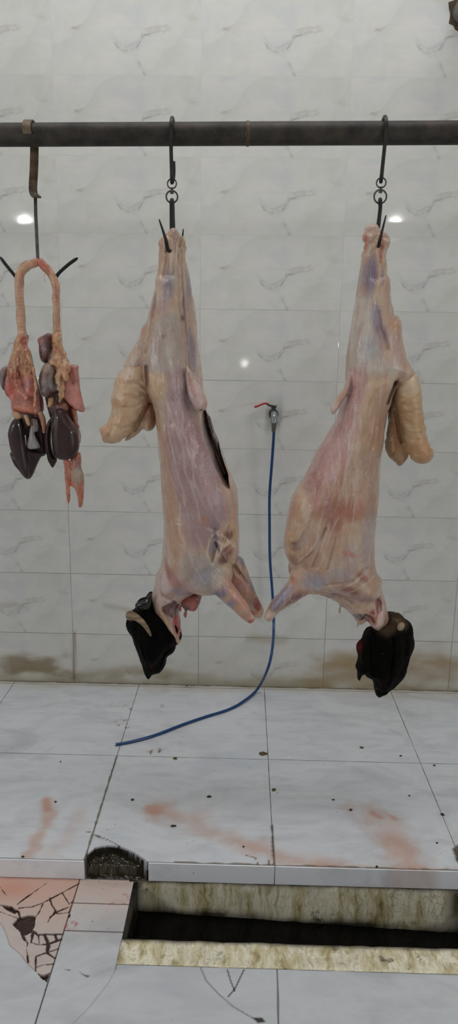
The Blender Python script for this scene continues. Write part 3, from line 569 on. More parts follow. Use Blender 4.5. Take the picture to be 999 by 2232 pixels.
class Skin:
    """colours of fat, membrane and muscle laid over a body in its own X-Z plane"""
    def __init__(s, me, base, Yr=2.25):
        s.me = me; s.V = verts(me); s.N = norms(me); s.q = s.V[:, [0, 2]]; s.Y = Yr; s.C = np.tile(lin(base), (len(s.V), 1)); s.fr = sstep(.25, -.1, s.N[:, 1])
        s.w = np.stack([fbm(s.V * 9, 3), fbm(s.V * 9, 4)], 1) * .012
    def lay(s, m, col): m = np.clip(m, 0, 1)[:, None]; s.C = s.C * (1 - m) + lin(col) * m
    def X(s, l): return np.array([P(x, y, s.Y)[[0, 2]] for x, y in l])
    def ell(s, x, y, rx, ry, col, k=1., rot=0., soft=.6, front=True):
        c = s.X([(x, y)])[0]; d = s.q + s.w * .7 - c; k1 = .00148; a = math.radians(rot); u = (d[:, 0] * math.cos(a) - d[:, 1] * math.sin(a)) / (rx * k1); v = (d[:, 0] * math.sin(a) + d[:, 1] * math.cos(a)) / (ry * k1)
        r = np.hypot(u, v); s.lay(k * sstep(1 + soft, 1 - soft, r) * (s.fr if front else 1), col); return s
    def poly(s, l, col, k=1., soft=.008, wob=1., front=True):
        p = s.X(smooth_poly(l, 3)); q = s.q + s.w * wob; d = segdist(q, p); d = np.where(inpoly(q, p), -d, d); s.lay(k * sstep(soft, -soft, d) * (s.fr if front else 1), col); return s
    def line(s, l, w, col, k=1., wob=.5, soft=.7, front=True):
        p = s.X(smooth_poly(l, 4, False)); d = segdist(s.q + s.w * wob, p, False); w = w * .00148; s.lay(k * sstep(w, w * (1 - soft), d) * (s.fr if front else 1), col); return s
    def done(s):
        g = s.C.mean(1, keepdims=True); s.C = np.clip((g + (s.C - g) * 1.22) * .9, .003, 1); setcol(s.me, s.C); return s.me
def sculpt(me, fs):
    V = verts(me); N = norms(me); D = 0
    for amp, f, sd, o in fs: D = D + amp * fbm(V * f, sd, o)
    setv(me, V + N * np.asarray(D)[:, None]); return me
def knuckle(me, y, amp, sd):
    V = verts(me); N = norms(me); z = P(500, y, 2.3)[2]; k = sstep(z - .03, z + .015, V[:, 2]); setv(me, V + N * (k * amp * fbm(V * 75, sd, 3))[:, None])
def strands(me, rot, amp, fx, fz, sd):
    V = verts(me); N = norms(me); c, n = math.cos(rot), math.sin(rot); u = V[:, 0] * c + V[:, 2] * n; w = V[:, 2] * c - V[:, 0] * n
    q = np.stack([u * fx, V[:, 1] * fx * .6, w * fz], 1) + .35 * fbm(V * 14, sd + 5, 2)[:, None]; r = 1 - 2 * np.abs(fbm(q, sd, 3)); setv(me, V + N * (amp * r * (.5 + .5 * fbm(V * 7, sd + 9, 2)))[:, None]); return me
def press(me, poly, depth, soft=.006, Yr=2.25, front=True, closed=True):
    V = verts(me); N = norms(me); p = np.array([P(x, y, Yr)[[0, 2]] for x, y in poly]); q = V[:, [0, 2]]
    d = segdist(q, p, closed); d = np.where(inpoly(q, p), -d, d) if closed else d
    m = sstep(soft, -soft, d) if closed else sstep(soft, 0, d)
    V[:, 1] += depth * m * (N[:, 1] < .35 if front else 1); setv(me, V)
FATTY = flesh_mat('carcass_fat_flesh_slanting_right', .28, .9); FATTY2 = flesh_mat('carcass_fat_flesh_slanting_left', -.22, .9)
FAT = flesh_mat('tail_fat', 1.2, .1, .36, .35, .5, .9); ORGAN = flesh_mat('glossy_organ', .1, .15, .26, .6, .4, 1.8)
t = NT('liver_surface'); o_ = t.obj(); t.put(t.b.inputs['Base Color'], t.attr('Col').outputs['Color']); t.bump(t.noise(o_, 60, 3), .12, .002); LIVER = t.set(Roughness=.38, Coat_Weight=.3, Coat_Roughness=.06, Specular_IOR_Level=.25)
CREAM = (192, 166, 142); MAUVE = (158, 132, 138); PINK = (178, 130, 110); MEMB = (172, 168, 162); BLUE = (104, 106, 130); DKRED = (112, 52, 46); WHITE = (226, 218, 210); BLOOD = (146, 40, 32)
def fur_mat(name, c0, c1, c2):
    t = NT(name); o = t.obj(); a = t.noise(t.map(o, (60, 60, 22), (0, .3, 0)), 1., 5, .7, .8); col = t.ramp(a, [(.3, L4(*c0)), (.55, L4(*c1)), (.78, L4(*c2))]); at = t.attr('Col'); col = t.mix(at.outputs['Alpha'], col, at.outputs['Color'])
    t.put(t.b.inputs['Base Color'], col); t.bump(t.math('ADD', a, t.noise(o, 140, 4, .7)), 1., .006); return t.set(Roughness=.62, Specular_IOR_Level=.06)
FUR = fur_mat('black_head_hair', (3, 3, 3), (7, 6, 5), (17, 14, 12)); FUR2 = fur_mat('brown_black_head_wool', (3, 3, 2), (9, 7, 5), (26, 21, 15))
t = NT('ribbed_horn'); o_ = t.obj(); wv = t.noise(t.map(o_, (8, 8, 90)), 1., 3); t.put(t.b.inputs['Base Color'], t.ramp(wv, [(.35, L4(96, 78, 58)), (.65, L4(150, 128, 100))])); t.bump(wv, .6, .003); HORN = t.set(Roughness=.5)

# ---- left carcass
c1 = thing('sheep_carcass', 'skinned carcass with an open belly slit and black horned head, hanging between plucks and hose', 'carcass', P(374, 520, 2.33), 'hanging carcasses')
mb = MB(); S = .0034
mb.inflate([(374, 494), (385, 497), (391, 508), (391, 522), (388, 540), (388, 600), (390, 640), (394, 680), (396, 720), (390, 760), (350, 770), (318, 740), (318, 712), (329, 672), (336, 640), (343, 600), (346, 565), (346, 540), (344, 528), (350, 518), (360, 511), (366, 500)], 2.30, .034, .034, S)
mb.inflate([(344, 600), (386, 600), (391, 650), (396, 700), (402, 760), (408, 810), (412, 850), (400, 890), (360, 900), (330, 880), (316, 840), (309, 800), (309, 760), (316, 720), (328, 670), (338, 630)], 2.30, .075, .085, S)
mb.inflate([(393, 513), (402, 511), (406, 524), (407, 535), (405, 560), (408, 585), (414, 610), (418, 650), (424, 690), (428, 730), (432, 770), (430, 800), (395, 790), (384, 740), (378, 680), (376, 620), (380, 560), (384, 530)], 2.352, .032, .034, S)
mb.inflate([(392, 640), (416, 640), (425, 690), (431, 750), (437, 800), (442, 840), (449, 875), (455, 910), (463, 945), (474, 970), (490, 1010), (508, 1048), (518, 1080), (500, 1090), (470, 1040), (440, 960), (412, 880), (392, 800), (380, 720)], 2.365, .07, .07, S)
mb.inflate([(312, 790), (330, 760), (395, 750), (405, 800), (414, 850), (428, 882), (440, 893), (452, 930), (472, 980), (492, 1030), (508, 1052), (518, 1080), (521, 1110), (524, 1150), (524, 1185), (520, 1215), (510, 1235), (495, 1250), (475, 1262), (445, 1275), (415, 1290), (385, 1300), (350, 1290), (345, 1255), (352, 1225), (355, 1190), (357, 1150), (356, 1110), (353, 1070), (349, 1020), (344, 970), (340, 930), (337, 900), (330, 880), (318, 850), (310, 815)], 2.335, .115, .11, S)
mb.inflate([(322, 700), (336, 690), (340, 740), (330, 790), (310, 815), (290, 815), (268, 802), (285, 765), (300, 740), (310, 715)], 2.33, .045, .04, S)
mb.inflate([(370, 1215), (420, 1180), (470, 1190), (500, 1225), (508, 1258), (485, 1290), (445, 1300), (400, 1285), (370, 1260)], 2.272, .045, .09, S)
mb.tube(spline([P(440, 1250, 2.262), P(472, 1268, 2.258), P(500, 1297, 2.252), P(524, 1323, 2.25), P(542, 1344, 2.25), P(551, 1353, 2.25)], 4), np.interp(np.arange(21), [0, 4, 8, 12, 16, 20], [.038, .037, .029, .0205, .0155, .0125]), 16)
mb.inflate([(495, 1225), (518, 1210), (534, 1220), (544, 1250), (556, 1285), (566, 1310), (576, 1330), (568, 1348), (550, 1340), (525, 1318), (500, 1290), (478, 1262)], 2.35, .036, .036, S)
mb.inflate([(345, 1245), (400, 1230), (440, 1265), (438, 1285), (410, 1300), (396, 1312), (388, 1330), (390, 1350), (394, 1375), (396, 1395), (386, 1398), (372, 1380), (352, 1352), (334, 1325), (330, 1300), (338, 1275)], 2.33, .062, .06, S)
mb.inflate([(406, 795), (416, 810), (426, 828), (438, 843), (448, 860), (452, 880), (448, 893), (438, 896), (426, 890), (416, 870), (410, 850), (405, 820)], 2.262, .03, .03, S, tiltz=.12)
me = union(mb, .0034, 14)
V = verts(me); band = lambda V, a, b: None
sculpt(me, [(.004, [26, 26, 7], 3, 3), (.0075, [9, 9, 5], 6, 2), (.0016, [75, 75, 26], 8, 2)])
knuckle(me, 545, .0075, 81); strands(me, .27, .0034, 34, 4.5, 71)
slit = [(439, 893), (447, 915), (458, 942), (472, 983), (484, 1018), (495, 1048), (499, 1068), (488, 1060), (474, 1034), (460, 997), (447, 960), (440, 930)]
press(me, slit, .13, .003)
press(me, [(389, 540), (391, 600), (395, 660), (400, 720), (405, 770), (412, 830), (418, 860)], .004, .006, closed=False)
press(me, [(363, 528), (361, 556), (354, 600)], .006, .006, closed=False); press(me, [(378, 515), (378, 560), (374, 600)], .004, .005, closed=False); press(me, [(333, 690), (326, 730), (318, 770)], .008, .008, closed=False)
press(me, [(318, 800), (320, 830), (318, 862), (330, 885)], .02, .010, closed=False)
for l in ([(468, 1150), (472, 1185), (462, 1220)], [(488, 1200), (505, 1190)], [(500, 1150), (488, 1180)], [(500, 1230), (540, 1290)], [(470, 1180), (490, 1225), (520, 1265)], [(352, 1300), (380, 1320)]): press(me, l, .009, .008, closed=False)
press(me, [(352, 1330), (375, 1322), (388, 1335), (392, 1380), (384, 1392), (366, 1362)], .02, .006)
s = Skin(me, CREAM)
s.lay(.35 * sstep(-.1, .5, fbm(s.V * 14, 2, 3)), PINK); s.lay(.3 * sstep(0, .5, fbm(s.V * [20, 20, 8], 12, 3)), WHITE)
s.poly([(352, 690), (392, 690), (402, 780), (408, 815), (350, 812), (318, 806), (330, 740)], MEMB, .75, .02)
s.poly([(365, 806), (405, 806), (418, 880), (440, 940), (468, 1010), (490, 1070), (500, 1110), (470, 1150), (430, 1190), (400, 1130), (375, 1050), (362, 960), (362, 880)], MAUVE, .8, .018)
s.poly([(345, 960), (362, 960), (380, 1080), (400, 1180), (380, 1210), (362, 1150), (354, 1050)], PINK, .4, .012)
s.ell(366, 622, 9, 30, BLUE, .8, -3).ell(377, 600, 6, 20, MEMB, .7).ell(356, 655, 10, 26, (160, 140, 150), .5).ell(334, 668, 5, 22, (120, 84, 84), .8, 8).ell(408, 610, 7, 30, BLUE, .6, -6).ell(416, 765, 8, 45, BLUE, .75, -8).ell(402, 655, 5, 40, (150, 140, 160), .5)
s.ell(396, 690, 3, 6, (60, 34, 28), .9).ell(358, 735, 5, 4, (110, 80, 60), .6)
s.poly([(320, 810), (362, 815), (366, 850), (330, 860)], (206, 176, 140), .6, .01)
s.ell(430, 862, 18, 30, (206, 182, 184), .8, -25).ell(418, 835, 4, 26, (150, 70, 60), .5, -20)
s.poly([(488, 1060), (515, 1090), (521, 1150), (521, 1205), (500, 1240), (480, 1225), (492, 1150), (484, 1090)], (210, 180, 148), .8, .01)
s.ell(470, 1142, 8, 14, (84, 76, 84), .85, -15).ell(469, 1178, 11, 26, (100, 100, 122), .8, 10).ell(498, 1165, 10, 10, (112, 76, 66), .9, -30).ell(494, 1200, 13, 13, (128, 66, 60), .95).ell(488, 1217, 13, 9, (122, 60, 54), .95).ell(480, 1110, 30, 40, (160, 142, 150), .6).ell(446, 1128, 10, 12, PINK, .7)
for l in ([(455, 1145), (466, 1150), (478, 1160)], [(462, 1160), (480, 1152)], [(470, 1170), (484, 1182), (480, 1205)], [(484, 1160), (500, 1180), (514, 1195)], [(490, 1186), (505, 1182), (514, 1198)], [(458, 1165), (455, 1200), (470, 1225)]): s.line(l, 3.5, (226, 208, 192), .8)
s.poly([(400, 1215), (450, 1200), (490, 1235), (480, 1275), (430, 1285), (395, 1265)], MEMB, .7, .015)
s.ell(447, 1250, 20, 20, (150, 156, 172), .6).ell(488, 1285, 11, 26, BLUE, .85, 45, .5).ell(508, 1308, 9, 28, (126, 130, 150), .8, 42, .5).ell(474, 1290, 7, 18, (112, 92, 122), .7, 48).ell(530, 1330, 8, 24, CREAM, .6, 42)
s.ell(524, 1232, 9, 20, BLUE, .85, -15, .5).ell(550, 1285, 9, 28, (104, 106, 132), .9, -22, .5).ell(520, 1290, 16, 44, (196, 140, 120), .7, -38)
s.ell(566, 1335, 12, 15, BLOOD, .95, 0, .3, False).ell(572, 1328, 5, 7, (60, 16, 14), .8, 0, .4, False).ell(549, 1354, 11, 9, (166, 60, 46), .9, 0, .4, False).ell(560, 1330, 4, 5, (200, 120, 96), .7).ell(528, 1338, 4, 26, (186, 120, 100), .6, -42)
s.poly([(332, 1262), (395, 1250), (440, 1280), (410, 1300), (385, 1318), (340, 1330), (330, 1300)], (200, 178, 178), .6, .01)
s.ell(378, 1262, 11, 30, (140, 88, 88), .75, -35).ell(362, 1240, 5, 22, (150, 96, 96), .7, -14).ell(392, 1292, 20, 10, (146, 132, 146), .7, 20).ell(350, 1290, 14, 26, (214, 200, 196), .5)
s.poly([(352, 1330), (378, 1318), (390, 1335), (392, 1362), (378, 1362), (362, 1350)], (70, 18, 18), .98, .003, .4); s.poly([(374, 1362), (392, 1356), (397, 1384), (392, 1398), (382, 1392)], (166, 46, 46), .95, .003, .6)
s.poly(slit, (14, 7, 6), 1., .0035, 0, False)  # near-black colour puts the cavity's shade into the slit
s.line([(447, 905), (458, 935), (476, 975), (490, 1015), (506, 1050)], 5, (202, 160, 140), .9); s.line([(440, 905), (447, 935), (460, 975), (474, 1015), (488, 1050)], 3.5, (224, 198, 170), .9)
s.line([(452, 880), (458, 915), (463, 945)], 5, (178, 110, 100), .7)
rs = random.Random(4)
for k in range(46):
    x0 = rs.uniform(348, 430); y0 = rs.uniform(830, 1080); ln = rs.uniform(60, 180); sl_ = rs.uniform(.1, .45); s.line([(x0 + sl_ * ln * f + rs.uniform(-4, 4), y0 + ln * f) for f in (0, .35, .7, 1)], rs.uniform(1.5, 2.6), rs.choice([WHITE, (206, 186, 186), (158, 122, 124), (146, 108, 112)]), rs.uniform(.1, .28), 1.1)
for l in ([(350, 848), (362, 870), (366, 915)], [(366, 915), (380, 990), (400, 1060), (404, 1100)], [(398, 925), (402, 1000), (430, 1090), (440, 1130)], [(330, 880), (345, 895), (360, 910)], [(400, 1180), (430, 1230), (455, 1262)], [(430, 1150), (450, 1190), (485, 1240)], [(395, 1100), (400, 1160), (425, 1215)]): s.line(l, 2.6, WHITE, .36, 1.5)
obj('body', s.done(), FATTY, c1)
mb = MB(); mb.inflate([(300, 788), (316, 784), (328, 805), (330, 830), (328, 850), (326, 870), (316, 890), (300, 915), (285, 940), (268, 956), (250, 966), (238, 962), (228, 962), (222, 945), (216, 932), (224, 926), (235, 915), (243, 890), (246, 860), (252, 835), (258, 815), (270, 800), (285, 790)], 2.33, .055, .055, S)
mb.inflate([(300, 905), (318, 878), (332, 874), (339, 890), (340, 920), (333, 935), (322, 938), (312, 932), (300, 945), (285, 958), (270, 963), (285, 935)], 2.365, .036, .03, S)
me = union(mb, .0032, 4); sculpt(me, [(.011, [20, 20, 16], 3, 3), (.004, [55, 55, 45], 5, 3)]); strands(me, -.6, .004, 26, 9, 15)
for l_ in ([(320, 855), (300, 835), (280, 835)], [(322, 862), (298, 868), (270, 862)], [(318, 872), (292, 890), (262, 892)], [(246, 930), (262, 938), (284, 930)], [(230, 955), (240, 940), (236, 925)]): press(me, l_, .006, .008, closed=False)
press(me, [(285, 945), (300, 915), (316, 885), (320, 860)], .012, .008, closed=False); press(me, [(290, 850), (312, 860), (318, 880)], .006, .007, closed=False)
press(me, [(262, 962), (270, 940), (292, 925)], .006, .007, closed=False)
s = Skin(me, (206, 180, 152)); s.lay(.5 * sstep(-.2, .5, fbm(s.V * 16, 4)), (198, 160, 126)); s.ell(325, 905, 16, 34, (190, 130, 104), .6).ell(282, 822, 2.5, 2.5, (90, 50, 40), .9).ell(272, 815, 20, 10, WHITE, .5)
obj('fat_tail', s.done(), FAT, c1)
mb = MB(); mb.inflate([(393, 1305), (410, 1297), (430, 1290), (442, 1289), (440, 1305), (432, 1325), (424, 1331), (416, 1330), (408, 1328), (400, 1324), (396, 1318)], 2.33, .022, .02, .0025); mb.tube([P(404, 1322, 2.32), P(406, 1332, 2.32), P(403, 1340, 2.32), P(406, 1349, 2.32)], [.006, .003, .0055, .001], 10); mb.tube([P(388, 1318, 2.32), P(392, 1326, 2.32), P(394, 1335, 2.32)], [.006, .006, .002], 10)
me = union(mb, .0025, 3); sculpt(me, [(.004, [50, 50, 40], 3, 3)]); s = Skin(me, (142, 58, 48)); s.lay(.7 * sstep(0, .4, fbm(s.V * 40, 5)), (176, 112, 96)); s.ell(404, 1342, 8, 9, (50, 36, 26), .9)
o_ = obj('throat_meat', s.done(), ORGAN, c1); o_['label'] = 'dark red throat meat'
hd = [(331, 1294), (322, 1296), (316, 1306), (304, 1310), (296, 1318), (294, 1328), (287, 1331), (284, 1340), (277, 1352), (278, 1364), (282, 1375), (287, 1385), (290, 1397), (295, 1410), (303, 1428), (308, 1440), (314, 1453), (320, 1466), (325, 1475), (330, 1470), (334, 1464), (345, 1463), (355, 1460), (362, 1450), (363, 1440), (366, 1430), (371, 1424), (378, 1417), (382, 1404), (391, 1397), (396, 1385), (394, 1372), (384, 1352), (372, 1336), (350, 1320), (338, 1308)]
mb = MB(); mb.inflate(hd, 2.335, .07, .06, .003, 2); mb.inflate([(300, 1335), (335, 1330), (365, 1355), (372, 1390), (355, 1430), (330, 1455), (312, 1430), (298, 1390)], 2.30, .055, .05, .003)
me = union(mb, .0028, 3); sculpt(me, [(.004, [40, 40, 24], 3, 3), (.007, [16, 16, 12], 6, 2)])
press(me, [(372, 1424), (356, 1436), (346, 1462)], .008, .006, closed=False); press(me, [(305, 1400), (318, 1440), (328, 1470)], .006, .005, closed=False); press(me, [(334, 1378), (344, 1386), (338, 1396)], .006, .007)
V = verts(me); s = Skin(me, (10, 8, 7)); C = np.concatenate([s.C, np.zeros((len(V), 1))], 1); p_ = Paint(s.q); p_.blob(s.X([(318, 1440), (338, 1445), (332, 1474), (322, 1472)]), (40, 22, 20), .7, .01); p_.blob(s.X([(372, 1420), (386, 1398), (376, 1402), (366, 1425)]), (46, 24, 22), .7, .006); setcol(me, p_.out())
hh = obj('head', me, FUR, c1)
mb = MB(); mb.tube(spline([P(296, 1345, 2.275), P(284, 1344, 2.262), P(285, 1340, 2.252), P(298, 1346, 2.246), P(312, 1358, 2.243), P(322, 1372, 2.243), P(329, 1385, 2.247)], 5), np.interp(np.arange(31), [0, 5, 10, 15, 20, 25, 30], [.012, .0135, .014, .0115, .009, .007, .0045]), 14); ob('horn', mb, HORN, hh)['label'] = 'curved tan horn'
mb = MB(); mb.inflate([(331, 1293), (330, 1310), (326, 1328), (312, 1334), (300, 1330), (296, 1318), (306, 1310), (318, 1305), (323, 1296)], 2.27, .012, .02, .0025); mb.ball(P(299, 1319, 2.275), .0085)
me = union(mb, .002, 2); sculpt(me, [(.003, [60, 60, 40], 3, 3)]); setcol(me, np.tile([*lin((14, 13, 14)), 1.], (len(me.vertices), 1))); t = NT('wet_black_ear'); t.put(t.b.inputs['Base Color'], L4(14, 13, 13)); obj('ear', me, t.set(Roughness=.15), hh)
ob('eye', MB().ball(P(339, 1387, 2.264), .007, sc3=(1, 1, 1.3)), plain('dull_dark_eye', (10, 8, 8), .45, spec=.2), hh)
ob('nostril', MB().ball(P(325, 1462, 2.305), .006, sc3=(1.4, .6, .8)), plain('nostril_dark', (10, 6, 6), .5), hh)

# ---- right carcass
c2 = thing('sheep_carcass', 'skinned carcass hanging at the right, brown woolly head down and long fat tail', 'carcass', P(822, 515, 2.33), 'hanging carcasses')
mb = MB()
mb.inflate([(814, 485), (824, 490), (832, 500), (841, 508), (848, 518), (849, 530), (843, 545), (841, 570), (841, 600), (843, 630), (850, 660), (858, 680), (850, 720), (800, 730), (772, 720), (774, 690), (778, 660), (781, 640), (786, 615), (789, 590), (792, 560), (796, 540), (793, 520), (794, 507), (803, 492)], 2.30, .036, .036, S)
mb.inflate([(790, 600), (841, 600), (847, 640), (857, 685), (870, 692), (878, 710), (880, 735), (884, 755), (890, 780), (900, 800), (908, 815), (890, 835), (866, 840), (840, 870), (790, 870), (762, 860), (754, 835), (760, 800), (761, 770), (764, 735), (769, 705), (777, 670), (782, 635)], 2.315, .08, .085, S)
mb.inflate([(792, 545), (805, 560), (800, 640), (790, 700), (775, 790), (756, 835), (754, 805), (758, 755), (768, 690), (779, 640), (787, 590)], 2.37, .034, .03, S)
mb.inflate([(775, 790), (850, 790), (868, 835), (858, 860), (849, 884), (841, 900), (836, 930), (832, 967), (827, 1000), (824, 1040), (822, 1100), (817, 1170), (817, 1225), (826, 1262), (830, 1290), (800, 1310), (750, 1300), (700, 1292), (670, 1280), (640, 1250), (632, 1225), (622, 1200), (620, 1172), (624, 1145), (628, 1118), (634, 1088), (645, 1068), (656, 1056), (674, 1026), (690, 992), (706, 962), (720, 935), (733, 910), (745, 870), (752, 840), (765, 810)], 2.335, .115, .11, S)
mb.inflate([(645, 1238), (680, 1200), (730, 1190), (770, 1220), (775, 1260), (740, 1290), (704, 1296), (664, 1288), (645, 1268)], 2.272, .045, .09, S)
mb.inflate([(636, 1245), (660, 1238), (690, 1250), (704, 1285), (676, 1292), (660, 1298), (640, 1311), (622, 1322), (604, 1338), (590, 1352), (582, 1351), (577, 1343), (585, 1325), (592, 1310), (605, 1295), (620, 1280), (631, 1265)], 2.262, .03, .032, S)
mb.inflate([(648, 1230), (640, 1218), (630, 1232), (632, 1250), (650, 1262)], 2.36, .025, .02, S)
mb.inflate([(690, 1285), (760, 1255), (825, 1250), (832, 1285), (838, 1305), (843, 1330), (846, 1350), (838, 1362), (822, 1372), (808, 1364), (800, 1352), (790, 1348), (778, 1354), (772, 1345), (760, 1333), (745, 1322), (722, 1306)], 2.33, .064, .06, S)
mb.tube(spline([P(786, 1344, 2.30), P(783, 1354, 2.30), P(780, 1364, 2.30), P(778, 1376, 2.30)], 3), np.linspace(.008, .001, 10), 10); mb.tube(spline([P(796, 1346, 2.30), P(792, 1356, 2.298), P(786, 1362, 2.298)], 3), np.linspace(.01, .003, 7), 10); mb.tube(spline([P(742, 1316, 2.31), P(741, 1328, 2.31), P(740, 1343, 2.31)], 3), np.linspace(.006, .0008, 7), 8)
mb.inflate([(766, 806), (752, 838), (735, 862), (722, 880), (718, 893), (722, 907), (730, 905), (740, 890), (750, 872), (762, 850)], 2.28, .026, .024, S)
mb.inflate([(850, 790), (890, 790), (907, 812), (902, 840), (872, 852), (850, 830)], 2.31, .05, .045, S)
me = union(mb, .0034, 14)
sculpt(me, [(.004, [26, 26, 7], 13, 3), (.0075, [9, 9, 5], 16, 2), (.0016, [75, 75, 26], 18, 2)])
knuckle(me, 545, .009, 83); strands(me, -.2, .0034, 34, 4.5, 77); press(me, [(826, 1312), (836, 1322), (836, 1340), (826, 1342)], .012, .004); press(me, [(800, 1346), (812, 1352), (822, 1366)], .012, .006, closed=False)
for l, dpt in (([(866, 836), (858, 858), (850, 880)], .03), ([(818, 560), (822, 600), (828, 640)], .006), ([(800, 545), (795, 600), (788, 650)], .006), ([(826, 680), (832, 720), (845, 760)], .008), ([(640, 1190), (655, 1180), (664, 1160)], .007), ([(682, 1232), (700, 1180), (708, 1150)], .007), ([(712, 1235), (722, 1200), (730, 1170)], .007), ([(655, 1230), (690, 1190), (716, 1130)], .006), ([(708, 1272), (760, 1265), (800, 1240)], .008), ([(745, 800), (742, 850), (730, 890)], .004), ([(690, 1290), (740, 1300), (770, 1320)], .008), ([(836, 525), (834, 545), (832, 570)], .008)): press(me, l, dpt, .009, closed=False)
s = Skin(me, CREAM)
s.lay(.4 * sstep(-.1, .5, fbm(s.V * 14, 22, 3)), PINK); s.lay(.3 * sstep(0, .5, fbm(s.V * [20, 20, 8], 32, 3)), WHITE)
s.poly([(790, 640), (815, 660), (825, 720), (850, 790), (858, 812), (800, 815), (768, 805), (772, 740), (780, 680)], (204, 200, 192), .7, .02)
s.poly([(766, 810), (795, 812), (798, 850), (782, 900), (770, 960), (745, 1040), (700, 1060), (660, 1080), (670, 1040), (700, 985), (730, 930), (750, 880)], (190, 150, 150), .75, .014)
s.poly([(800, 860), (850, 850), (835, 930), (826, 1010), (822, 1120), (800, 1140), (780, 1050), (785, 950)], (172, 138, 110), .75, .02)
s.ell(710, 1105, 34, 30, (160, 104, 84), .75, 30, .5).ell(765, 1110, 28, 26, (164, 104, 84), .8, 0, .45).ell(730, 1140, 14, 16, (152, 92, 80), .75, 0, .4).ell(690, 1070, 20, 34, (164, 118, 108), .7).ell(740, 1060, 8, 60, (166, 120, 96), .6, 6).ell(805, 1180, 12, 60, (170, 162, 170), .55)
s.ell(810, 600, 11, 38, BLUE, .85).ell(820, 595, 5, 26, (100, 96, 128), .6).ell(789, 612, 4, 22, (110, 104, 130), .7, 6).ell(836, 605, 4, 18, (116, 104, 124), .7).ell(822, 690, 10, 28, (122, 116, 146), .75, -6).ell(834, 725, 9, 20, (110, 98, 116), .75, -14).ell(806, 755, 14, 26, (172, 180, 188), .6).ell(765, 740, 6, 36, (134, 134, 158), .6, 8).ell(830, 650, 14, 10, (196, 180, 160), .7).ell(855, 760, 20, 36, (186, 168, 170), .5, -12).ell(842, 770, 9, 22, (190, 158, 124), .6, -14)
s.ell(800, 528, 6, 22, (196, 120, 100), .6).ell(834, 545, 5, 24, (186, 116, 88), .75).ell(812, 500, 12, 16, (224, 206, 194), .5).ell(798, 512, 4, 6, (180, 104, 84), .7)
s.ell(866, 834, 6, 8, (110, 76, 50), .7).ell(853, 868, 5, 18, (120, 84, 60), .6, 22).ell(760, 815, 4, 40, CREAM, .5, 14).ell(730, 890, 9, 16, (212, 196, 192), .7, 25).ell(746, 850, 4, 18, (170, 140, 120), .7, 22)
s.poly([(628, 1110), (650, 1062), (668, 1080), (662, 1140), (660, 1180), (650, 1225), (634, 1225), (622, 1190)], (208, 178, 148), .7, .01)
s.ell(642, 1192, 10, 10, (124, 92, 78), .8).ell(640, 1225, 12, 12, (150, 92, 78), .7).ell(632, 1172, 6, 10, (206, 170, 140), .6).ell(656, 1180, 8, 22, (150, 140, 146), .5, 20)
s.ell(686, 1265, 26, 20, (150, 160, 180), .65).ell(740, 1250, 30, 16, (160, 160, 168), .55, 15).ell(765, 1215, 20, 30, (196, 190, 186), .5)
s.ell(762, 1285, 22, 9, (136, 72, 62), .85, 15).ell(790, 1258, 16, 7, (140, 82, 72), .8, 45).ell(760, 1205, 18, 6, (196, 140, 128), .8, 15).ell(728, 1305, 30, 8, (140, 92, 96), .7, -22).ell(790, 1310, 30, 14, (164, 136, 140), .6, -10)
s.ell(607, 1310, 10, 24, (84, 82, 110), .85, 38).ell(643, 1300, 12, 20, (112, 78, 88), .85, 52).ell(622, 1290, 9, 24, (124, 124, 156), .7, 40).ell(588, 1340, 12, 12, (216, 190, 176), .6).ell(622, 1318, 3, 14, (110, 62, 54), .7, 50).ell(640, 1262, 6, 10, (180, 110, 96), .5)
s.poly([(820, 1315), (836, 1310), (838, 1340), (828, 1345), (822, 1335)], (136, 68, 64), .9, .004); s.poly([(806, 1345), (820, 1335), (826, 1350), (820, 1370), (808, 1362)], (172, 62, 44), .85, .006); s.poly([(836, 1330), (846, 1335), (845, 1358), (826, 1372), (826, 1360)], (226, 204, 194), .8, .005); s.ell(788, 1354, 15, 9, (44, 18, 15), .97, -10, .4, False); s.ell(779, 1370, 6, 10, (120, 84, 60), .8, 0, .4, False); s.ell(741, 1336, 5, 12, (140, 96, 74), .8, 0, .4, False); s.ell(812, 1345, 6, 14, (120, 34, 26), .8, 25); s.line([(770, 1330), (792, 1340), (815, 1345)], 4, (206, 176, 160), .6)
rs = random.Random(9)
for k in range(46):
    x0 = rs.uniform(690, 800); y0 = rs.uniform(860, 1120); ln = rs.uniform(50, 170); sl_ = rs.uniform(-.42, -.02); s.line([(x0 + sl_ * ln * f + rs.uniform(-4, 4), y0 + ln * f) for f in (0, .35, .7, 1)], rs.uniform(1.5, 2.6), rs.choice([WHITE, (206, 186, 186), (164, 118, 112), (150, 104, 104)]), rs.uniform(.1, .28), 1.1)
for l in ([(780, 880), (765, 960), (752, 1040), (748, 1100)], [(760, 940), (750, 1030), (735, 1090)], [(700, 1130), (680, 1180), (650, 1225)], [(735, 1130), (705, 1190), (690, 1235)], [(664, 1090), (676, 1110), (668, 1140)], [(712, 1265), (735, 1285), (770, 1270), (800, 1245)], [(740, 1305), (780, 1280), (815, 1262)]): s.line(l, 2.6, WHITE, .36, 1.5)
obj('body', s.done(), FATTY2, c2)
mb = MB(); mb.inflate([(866, 832), (885, 815), (905, 812), (913, 825), (918, 850), (920, 880), (923, 910), (929, 940), (937, 965), (945, 985), (944, 998), (932, 1008), (912, 1010), (900, 1002), (890, 985), (880, 960), (876, 935), (870, 905), (864, 880), (860, 860)], 2.30, .046, .042, S)
mb.inflate([(852, 860), (866, 870), (872, 900), (878, 935), (886, 965), (892, 985), (886, 1003), (872, 1016), (862, 1008), (850, 995), (842, 978), (840, 955), (846, 925), (848, 890)], 2.345, .034, .03, S)
